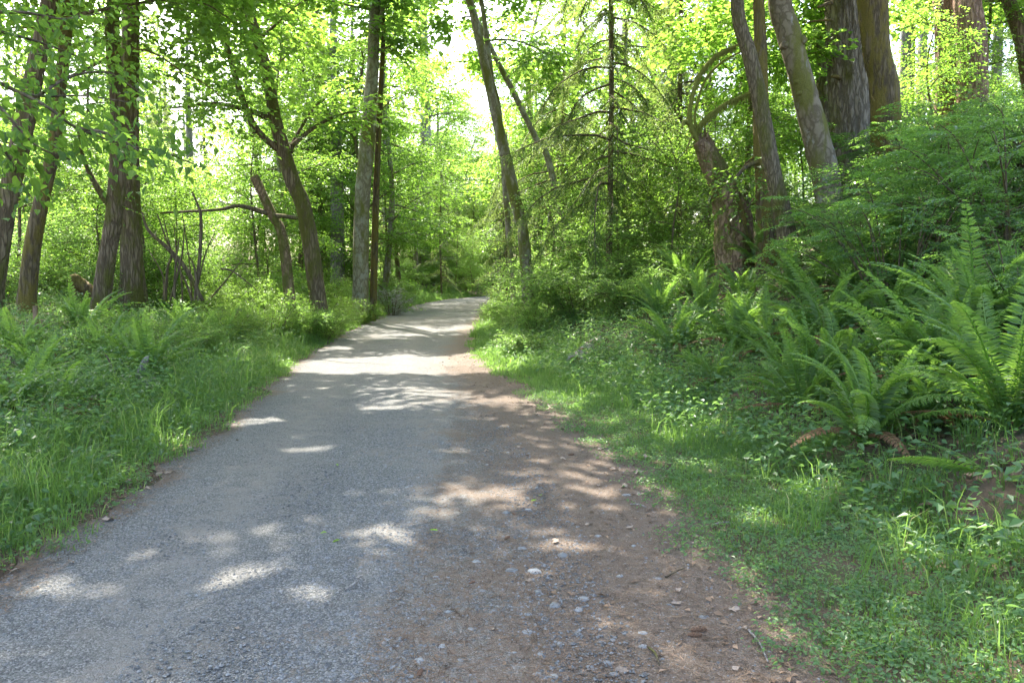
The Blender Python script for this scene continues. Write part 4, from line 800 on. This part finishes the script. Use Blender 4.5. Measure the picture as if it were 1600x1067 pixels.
o = link('gravel', g.mesh('gravel', GRAVEL, False)); o['kind'] = 'stuff'
# needles on the brown side
def needles(n, x, y, z, L, W):
    a = rg.uniform(0, 6.28, n); l = L*rg.uniform(.4, 1.2, n); A = np.stack([np.cos(a), np.sin(a), rg.normal(0, .12, n)], 1)*l[:, None]; Sd = np.stack([-np.sin(a), np.cos(a), 0*a], 1)*W
    P = np.stack([x, y, z+.004+.006*rg.random(n)], 1); return np.stack([P-Sd, P+Sd, P+A+Sd*.6, P+A-Sd*.6], 1)
g = Geo()
n = 46000; y = 2.5+13*rg.random(n)**1.5; bwv = np.interp(y, [2.5, 5, 8, 13, 18], [1.7, 1.6, 1.35, .85, .5]); x = xr(y)+.1-bwv*1.25*rg.random(n)**1.1
V = needles(n, x, y, np.where(x < xr(y), road_z(x, y), terrain(x, y)), .042, .0016); g.add(V.reshape(-1, 3), (np.arange(n)[:, None, None]*4+np.array([[0,1,2],[0,2,3]])[None]).reshape(-1, 3), np.repeat(rg.random(n), 4))
n = 7000; y = 3.5+16*rg.random(n)**1.4; x = xl(y)-.12+.4*rg.random(n)**1.5
V = needles(n, x, y, road_z(np.maximum(x, xl(y)), y)+.004, .05, .0025); g.add(V.reshape(-1, 3), (np.arange(n)[:, None, None]*4+np.array([[0,1,2],[0,2,3]])[None]).reshape(-1, 3), np.repeat(rg.random(n), 4))
o = link('needle_litter', g.mesh('needle_litter', LITTER)); o['kind'] = 'stuff'
g = Geo()
for side, n, d0, d1, y0, y1 in ((-1, 5000, 1., 9, 4, 34), (1, 6000, 1.2, 9, 3, 30)):
    x, y, d = scatter(n, side, y0, y1, d0, d1, 1.2, 1.); P = np.stack([x, y, terrain(x, y)+.015], 1); a = rg.uniform(0, 6.28, n)
    leaves(g, P, np.stack([np.cos(a), np.sin(a), 0*a], 1), np.array([0,0,1.])+rg.normal(0,.4,(n,3)), rg.uniform(.05, .13, n), rg.uniform(.03, .08, n), rg.random(n))
n = 3400; y = 2.5+15*rg.random(n)**1.5; e = np.abs(rg.normal(0, .38, n)); lf = rg.random(n) < .35; x = np.where(lf, xl(y)-.15+.4*e, xr(y)+.25-1.5*e)
P = np.stack([x, y, np.where(x < xr(y), road_z(np.maximum(x, xl(y)), y), terrain(x, y))+.01], 1); a = rg.uniform(0, 6.28, n); L_ = .012+.04*rg.random(n)**2.5
leaves(g, P, np.stack([np.cos(a), np.sin(a), 0*a], 1), np.array([0,0,1.])+rg.normal(0,.35,(n,3)), L_, L_*rg.uniform(.3, .8, n), rg.random(n)*1.3)
o = link('leaf_litter', g.mesh('leaf_litter', FLOORLEAF)); o['kind'] = 'stuff'
# rounded stones set in the brown side of the road
SM = []
for k in range(5):
    V, T = ico(rg, .55, 2); g = Geo(); g.add(V, T, .5); SM.append(g.mesh('embedded_stone', STONE, True))
spx = [(822,987,13),(868,946,12),(905,953,9),(935,968,6),(880,868,11),(800,890,13),(836,893,15),(825,958,8),(960,1055,8),(1005,1013,8),(990,853,8),(968,900,7),(902,988,9),(940,1003,7),(1004,993,8),(950,1035,9),(1098,966,8),(720,1035,12),(690,1015,10),(655,1035,12),(770,955,10),(755,925,9),(815,855,9),(935,838,8),
       (700,905,8),(680,905,7),(790,800,8),(825,795,7),(745,880,9),(845,1020,9),(770,1045,10),(865,1055,10),(735,990,9),(660,975,8),(640,1060,9),(875,1005,7),(840,925,9),(912,935,10),(985,700,9),(980,775,8),(760,725,7),(730,735,8),(752,760,7),(1045,945,6),(920,1040,7),(600,1010,7),(575,1045,8),(1030,905,7),(700,960,9),(780,985,8),(805,1020,10),(840,1050,9)]
for i, (px, py, rpx) in enumerate(spx):
    q = flat(px, py); r = rpx*q[1]/F*rg.uniform(.7, 1.15); o = link('embedded_stone', SM[i % 5], loc=(q[0], q[1], float(road_z(q[0], q[1]))-.12*r), rot=(rg.normal(0, .1), rg.normal(0, .1), rg.uniform(0, 6.3)), s=(r, r, r*.7))
    tag(o, 'smooth grey stone half sunk in the brown side of the road', 'stone', 'stones set in the brown side of the road')
# dry leaves, scattered
DL = []
for k in range(4):
    g = Geo(); ang = np.linspace(0, 2*np.pi, 15)[:-1]; rr = (1+.33*np.cos(ang*5+.3*k)+rg.normal(0, .06, 14)) if k < 2 else (.85+.25*np.cos(ang*2)+rg.normal(0, .03, 14))
    V = np.vstack([[0, 0, .08], np.stack([rr*np.cos(ang), rr*np.sin(ang)*.8, .22*np.cos(ang*2+k)+rg.normal(0, .08, 14)], 1)]); V[:, 2] -= V[:, 2].min()
    g.add(V, [[0, 1+j, 1+(j+1) % 14] for j in range(14)], .5); DL.append(g.mesh('dry_leaf', DRYLEAF))
lp = [(1146,955,13,'curled pale dry leaf lying near the right grass edge'),(972,1050,14,'lobed pale leaf on the brown needles near the bottom edge'),(1152,1050,14,'grey leaf lying by the bottom right grass'),(1060,925,12,None),(1058,945,13,None),(868,848,12,None),(920,823,9,None),(985,828,10,None),(985,825,8,None),(825,910,10,None),
      (1165,985,9,None),(1025,765,12,None),(998,740,13,None),(975,762,12,None),(1018,770,8,None),(960,735,11,None),(905,660,9,None),(880,672,9,None),(1000,775,9,None),(938,703,9,None),(770,985,9,None),(265,740,10,None),(300,705,12,None),(250,742,13,None),(170,815,14,None),(200,757,9,None),(230,765,9,None),(285,730,8,None),(315,695,8,None),(85,850,10,None),(25,895,12,None),(370,985,10,None),(745,635,7,None),(640,700,6,None),
      (860,640,8,None),(840,650,7,None),(1090,840,10,None),(1085,850,8,None),(1060,790,9,None),(930,870,7,None),(760,705,8,None),(812,700,7,None),(880,720,8,None),(935,760,8,None),(1010,720,8,None)]
for i, (px, py, rpx, lab) in enumerate(lp):
    q = flat(px, py); r = rpx*q[1]/F*.66; z = float(road_z(q[0], q[1]) if xl(q[1]) < q[0] < xr(q[1]) else terrain(q[0], q[1])+.02)
    o = link('dry_leaf', DL[i % 4], loc=(q[0], q[1], z+.004), rot=(rg.normal(0, .12), rg.normal(0, .12), rg.uniform(0, 6.3)), s=r); tag(o, lab or 'small pale dry leaf scattered at the edge of the road', 'leaf', 'fallen dry leaves')
# fir cones: overlapping scales round a spindle
def cone_mesh(seed):
    rs = np.random.default_rng(seed); g = Geo(); tube(g, [(-1,0,0),(0,0,0),(1,0,0)], [.16,.24,.08], 8, n=9, rs=rs); n = 64; i = np.arange(n); t = (i+.5)/n; a = i*2.39996; rr = .10+.16*np.sin(np.pi*np.clip(t*.92+.06, 0, 1))
    P = np.stack([-.95+1.85*t, rr*np.cos(a), rr*np.sin(a)], 1); O = np.stack([0*t, np.cos(a), np.sin(a)], 1); A = O*.75+np.array([.75, 0, 0]); N = nrm(O*.8-np.array([.7, 0, 0]))
    leaves(g, P, A, N, .30*np.ones(n), .26, rs.uniform(.2, .8, n), True, .12, -.1); return g.mesh('fir_cone', CONE)
CM = [cone_mesh(1), cone_mesh(2)]
for i, (px, py, lp_, rz, lab) in enumerate([(1092,989,26,.15,'upper fir cone of the pair lying on brown needles'),(1086,999,24,-.1,'lower fir cone of the pair lying on brown needles'),(1428,940,26,.1,'fir cone lying in the grass of the right verge'),(792,838,13,1,'small dark cone among stones in mid road'),(737,914,13,.8,'brown cone beside sunken stones in the road'),(656,1058,20,1.4,'reddish cone at the bottom edge of the road'),(892,712,10,.4,'tiny cone near the upper right road edge'),(803,803,9,2,'tiny dark cone on the brown strip')]):
    q = flat(px, py) if px != 1428 else gp(px, py)[:2]; r = lp_/2*q[1]/F; z = float(road_z(*q)) if q[0] < xr(q[1]) else float(terrain(*q))+.03
    tag(link('fir_cone', CM[i % 2], loc=(q[0], q[1], z+.22*r), rot=(rg.uniform(0, 6), 0, rz), s=r), lab, 'cone')
tw = [([(1040,905),(1070,890)], 'dark straight twig on the brown needles'),([(755,700),(772,706)], 'pale short stick at the middle of the road'),([(1012,1018),(1030,1048)], 'thin bent twig near the bottom right of the road'),([(1170,990),(1200,1040)], 'long straw-like twig by the right grass edge'),([(1110,822),(1145,818)], 'grey stick at the right grass edge'),
      ([(540,930),(560,915)], 'little dark twig on the grey gravel'),([(985,790),(1010,795)], 'broken pale stick along the brown side'),([(880,640),(870,632)], 'short twig where the right verge narrows')]
for q, lab in tw:
    a, c_ = [np.array([*flat(*k), 0]) for k in q]; a[2] = road_z(a[0], a[1])+.008; c_[2] = road_z(c_[0], c_[1])+.01; g = Geo(); tube(g, [a, (a+c_)/2+[.01, .01, .006], c_], [.006, .005, .003], 5, n=8, lump=.1, rs=rg)
    tag(link('twig', g.mesh('twig', B_DEAD if 'pale' in lab or 'straw' in lab or 'grey' in lab else B_TWIG, True, a), loc=a), lab, 'twig')
# fresh green leaves blown onto the gravel
GLm = Geo(); leaves(GLm, np.zeros((1, 3)), np.array([[1., 0, 0]]), np.array([[0, 0, 1.]]), 2., 1.1, .6, True); GLm = GLm.mesh('green_leaf', MAPLE)
for px, py, lab in [(684,836,'single green leaf lying among the gravel in mid road'),(838,783,'green leaf on the brown strip near the sunlit patch'),(532,850,'fallen green leaf on grey gravel left of mid road'),(524,728,'green leaf on the gravel above the sunlit patch'),(845,778,'green leaf tip beside another leaf on the brown strip'),(500,838,'yellowish curled leaf standing on the gravel')]:
    q = flat(px, py); tag(link('green_leaf', GLm, loc=(*q, float(road_z(*q))+.012), rot=(rg.normal(0, .2), rg.normal(0, .2), rg.uniform(0, 6)), s=.03), lab, 'leaf')

# ------------------------------------------------------------------ near bough hanging in at the upper left
rb = np.random.default_rng(8)
bt = np.array([-5.6, 7.0, 0.]); bt[2] = terrain(bt[0], bt[1])-.1
bo = empty('cherry_tree', bt, 'near broad-leaved tree whose bough hangs in at upper left', 'tree')
g = Geo(); tube(g, [bt, bt+[.1,.05,2], bt+[.0,.2,4], bt+[-.2,.3,8], bt+[.2,.5,12.], bt+[.4,.6,16.]], [.19,.16,.14,.12,.09,.04], 14, n=60, lump=.06, flare=.3, rs=rb); link('trunk', g.mesh('trunk', B_MAPLE, True, bt), bo)
cl = []  # tall crown out of frame, added to shade the near road and verge
for i in range(13):
    lp = limb_path(bt+[.1, .5, 7.5+.6*i], i*2.4, R(rb.uniform(5, 40)), rb.uniform(3.2, 5.6), rb); g = Geo(); tube(g, lp, [.05, .03, .008], 6, n=14, rs=rb); link('limb', g.mesh('limb', B_MAPLE, True, bt), bo); cl.append(lp)
link('crown', make_crown(cl, 170, 7, rb, (.1, .2), (3, 10), MAPLE, True, 'crown', bt), bo, 'stuff')
LM = []
for k in range(6):
    g = Geo(); u = np.linspace(0, 1, 8); wv = .31*np.sin(np.pi*np.clip(u, 0, 1)**.8)**.8*(1-.25*u); cz = -.16*u**2*rb.uniform(.3, 1.5); f = rb.uniform(.04, .10)
    V = np.vstack([np.stack([u, 0*u, cz], 1), np.stack([u, wv, cz+f*wv/.3+.012*np.sin(u*14)], 1), np.stack([u, -wv, cz+f*wv/.3+.012*np.sin(u*13+1)], 1)])
    T = []
    for j in range(7): T += [[j, j+1, 9+j], [j, 9+j, 8+j], [j, 17+j, j+1], [j, 16+j, 17+j]]
    g.add(V, T, np.concatenate([np.full(8, .3), np.full(16, .2)])+(-.15, .1, .5, -.05, .3, .65)[k]); LM.append(g.mesh('leaf', NEARLEAF))
boughs = [[(-60,60,4.6),(0,130,4.7),(60,150,4.9),(130,150,5.0),(200,160,5.1)], [(0,130,4.7),(70,165,4.6),(120,200,4.7),(190,225,4.9),(260,240,5.1),(315,262,5.2)], [(-50,110,4.3),(20,190,4.2),(60,230,4.3),(110,250,4.4)],
          [(60,150,4.9),(110,120,5.2),(170,115,5.5),(225,150,5.6)], [(-40,40,5),(40,60,5.2),(100,80,5.4),(150,100,5.6)], [(-40,180,4.4),(10,240,4.4),(30,280,4.5),(50,310,4.5)], [(120,200,4.7),(170,210,4.5),(215,235,4.5),(245,262,4.5)], [(-30,20,4.6),(40,20,4.8),(100,30,5.),(160,20,5.3)]]
nl = 0
for q in boughs:
    P = np.array([at(*k) for k in q]); g = Geo(); C = curve(P, 40); tube(g, P, [.011,.007,.003], 6, n=24, lump=.08, rs=rb); link('twig', g.mesh('twig', B_TWIG, True, bt), bo)
    for s in range(36):
        if nl >= 290: break
        i = int(np.clip((.12+.86*(s+rb.random())/36)*39, 0, 38)); ld = nrm(C[i+1]-C[i]); sd = nrm(np.cross(ld, [0,0,1.]))*(1 if s % 2 else -1)
        p = C[i]+rb.normal(0, .09, 3)*[1, 1, .7]+sd*rb.uniform(0, .1); A = nrm(ld*.5+sd*.8+rb.normal(0, .35, 3)+[0,0,-.35]); N = nrm(np.array([0,0,1.])+rb.normal(0, .45, 3)); N = nrm(N-A*(N@A)); S_ = np.cross(N, A)
        m = Matrix(((A[0],S_[0],N[0]),(A[1],S_[1],N[1]),(A[2],S_[2],N[2])))
        link('leaf', LM[rb.integers(0, 6)], bo, loc=p-bt, rot=m.to_euler(), s=rb.uniform(.04, .088)); nl += 1
g = Geo()
for q in boughs[:8]:
    C = curve(np.array([at(*k) for k in q]), 60); m = 150; i = rb.integers(4, 59, m); ld = nrm(C[i+1 if False else np.minimum(i+1, 59)]-C[i-1]); n3 = rb.normal(0, 1, (m, 3))
    P = C[i]+n3*np.array([.12, .2, .08]); A = ld*.5+rb.normal(0, .6, (m, 3))+[0, 0, -.3]; N = np.array([0, 0, 1.])+rb.normal(0, .5, (m, 3))
    S_ = rb.uniform(.035, .075, m); leaves(g, P, A, N, S_, S_*.62, rb.uniform(.2, .7, m), True)
link('foliage', g.mesh('foliage', NEARLEAF, False, bt), bo, 'stuff')
# the arm the twigs grow from
for q0 in ([-60,60,4.6],[-50,110,4.3],[-40,40,5],[-40,180,4.4],[-30,20,4.6]):
    e = at(*q0); g = Geo(); tube(g, [bt+[.05,.05,2.2+.3*rb.random()], (bt+[.05,.05,2.6]+e)/2+[0,0,.12], e], [.025,.016,.011], 6, n=16, lump=.05, rs=rb); link('limb', g.mesh('limb', B_TWIG, True, bt), bo)

# ------------------------------------------------------------------ labels: say where each of the alike plants stands
LANDMARKS = [(15,'the leaning edge trunk'),(62,'the crooked mossy maple'),(165,'the slanted dark maple'),(207,'the thick twin trunk'),(312,'the bare stem thicket'),(435,'the cut-off snag'),(485,'the slanting forked maple'),(563,'the pale alder'),(665,'the tall grey conifer'),
             (738,'the road end'),(825,'the leaning alder'),(951,'the drooping hemlock'),(1130,'the broken mossy snag'),(1240,'the slim leaning trunk'),(1290,'the mottled maple'),(1335,'the largest fir'),(1385,'the orange mossy trunk'),(1500,'the brown firs'),(1600,'the right picture edge')]
HEAD = {'sword ferns on the right bank':'sword fern','sword ferns left of the road':'sword fern','sword ferns at the road end':'small sword fern','broadleaf trees of the left wood':'tall broadleaf tree','broadleaf trees of the right wood':'broadleaf tree','broadleaf trees past the road bend':'far broadleaf tree',
        'vine maples left of the road':'spreading vine maple','vine maples on the right slope':'leafy vine maple','vine maples behind the huckleberries':'vine maple','vine maples at the road end':'bright far vine maple','far conifer trunks on the left':'slim grey conifer','far conifer trunks on the right':'slim grey conifer',
        'young conifers right of the bend':'spindly young conifer','dark hemlocks of the right wood':'full dark hemlock','dark hemlocks of the left wood':'full dark hemlock','far hemlocks':'drooping far hemlock','far hemlocks of the left wood':'drooping far hemlock','salmonberry bushes right of the road':'leafy salmonberry bush',
        'bushes of the left roadside':'yellow-green bush','bushes at the road end':'low green bush'}
ORD = ['nearest','second nearest','third nearest','fourth nearest','fifth nearest','sixth nearest','seventh nearest','eighth nearest','ninth nearest','tenth nearest','eleventh nearest','twelfth nearest','thirteenth nearest','fourteenth nearest']
from collections import defaultdict, Counter
cnt = Counter(o.get('label') for o in scn.objects if o.get('group')); buckets = defaultdict(list)
for o in scn.objects:
    if o.get('group') in HEAD and cnt[o['label']] > 1:
        px = 800+F*o.location.x/o.location.y; L0, nm = min(LANDMARKS, key=lambda l: abs(l[0]-px)); side = 'in line with' if abs(px-L0) < 14 else 'left of' if px < L0 else 'right of'
        buckets[(HEAD[o['group']], side, nm)].append(o)
for (hd, side, nm), os_ in buckets.items():
    os_.sort(key=lambda o: o.location.y)
    for i, o in enumerate(os_): o['label'] = f"{hd} {side} {nm}" + (f", {ORD[min(i, 13)]} of {('these' if len(os_) > 2 else 'the two')}" if len(os_) > 1 else '')
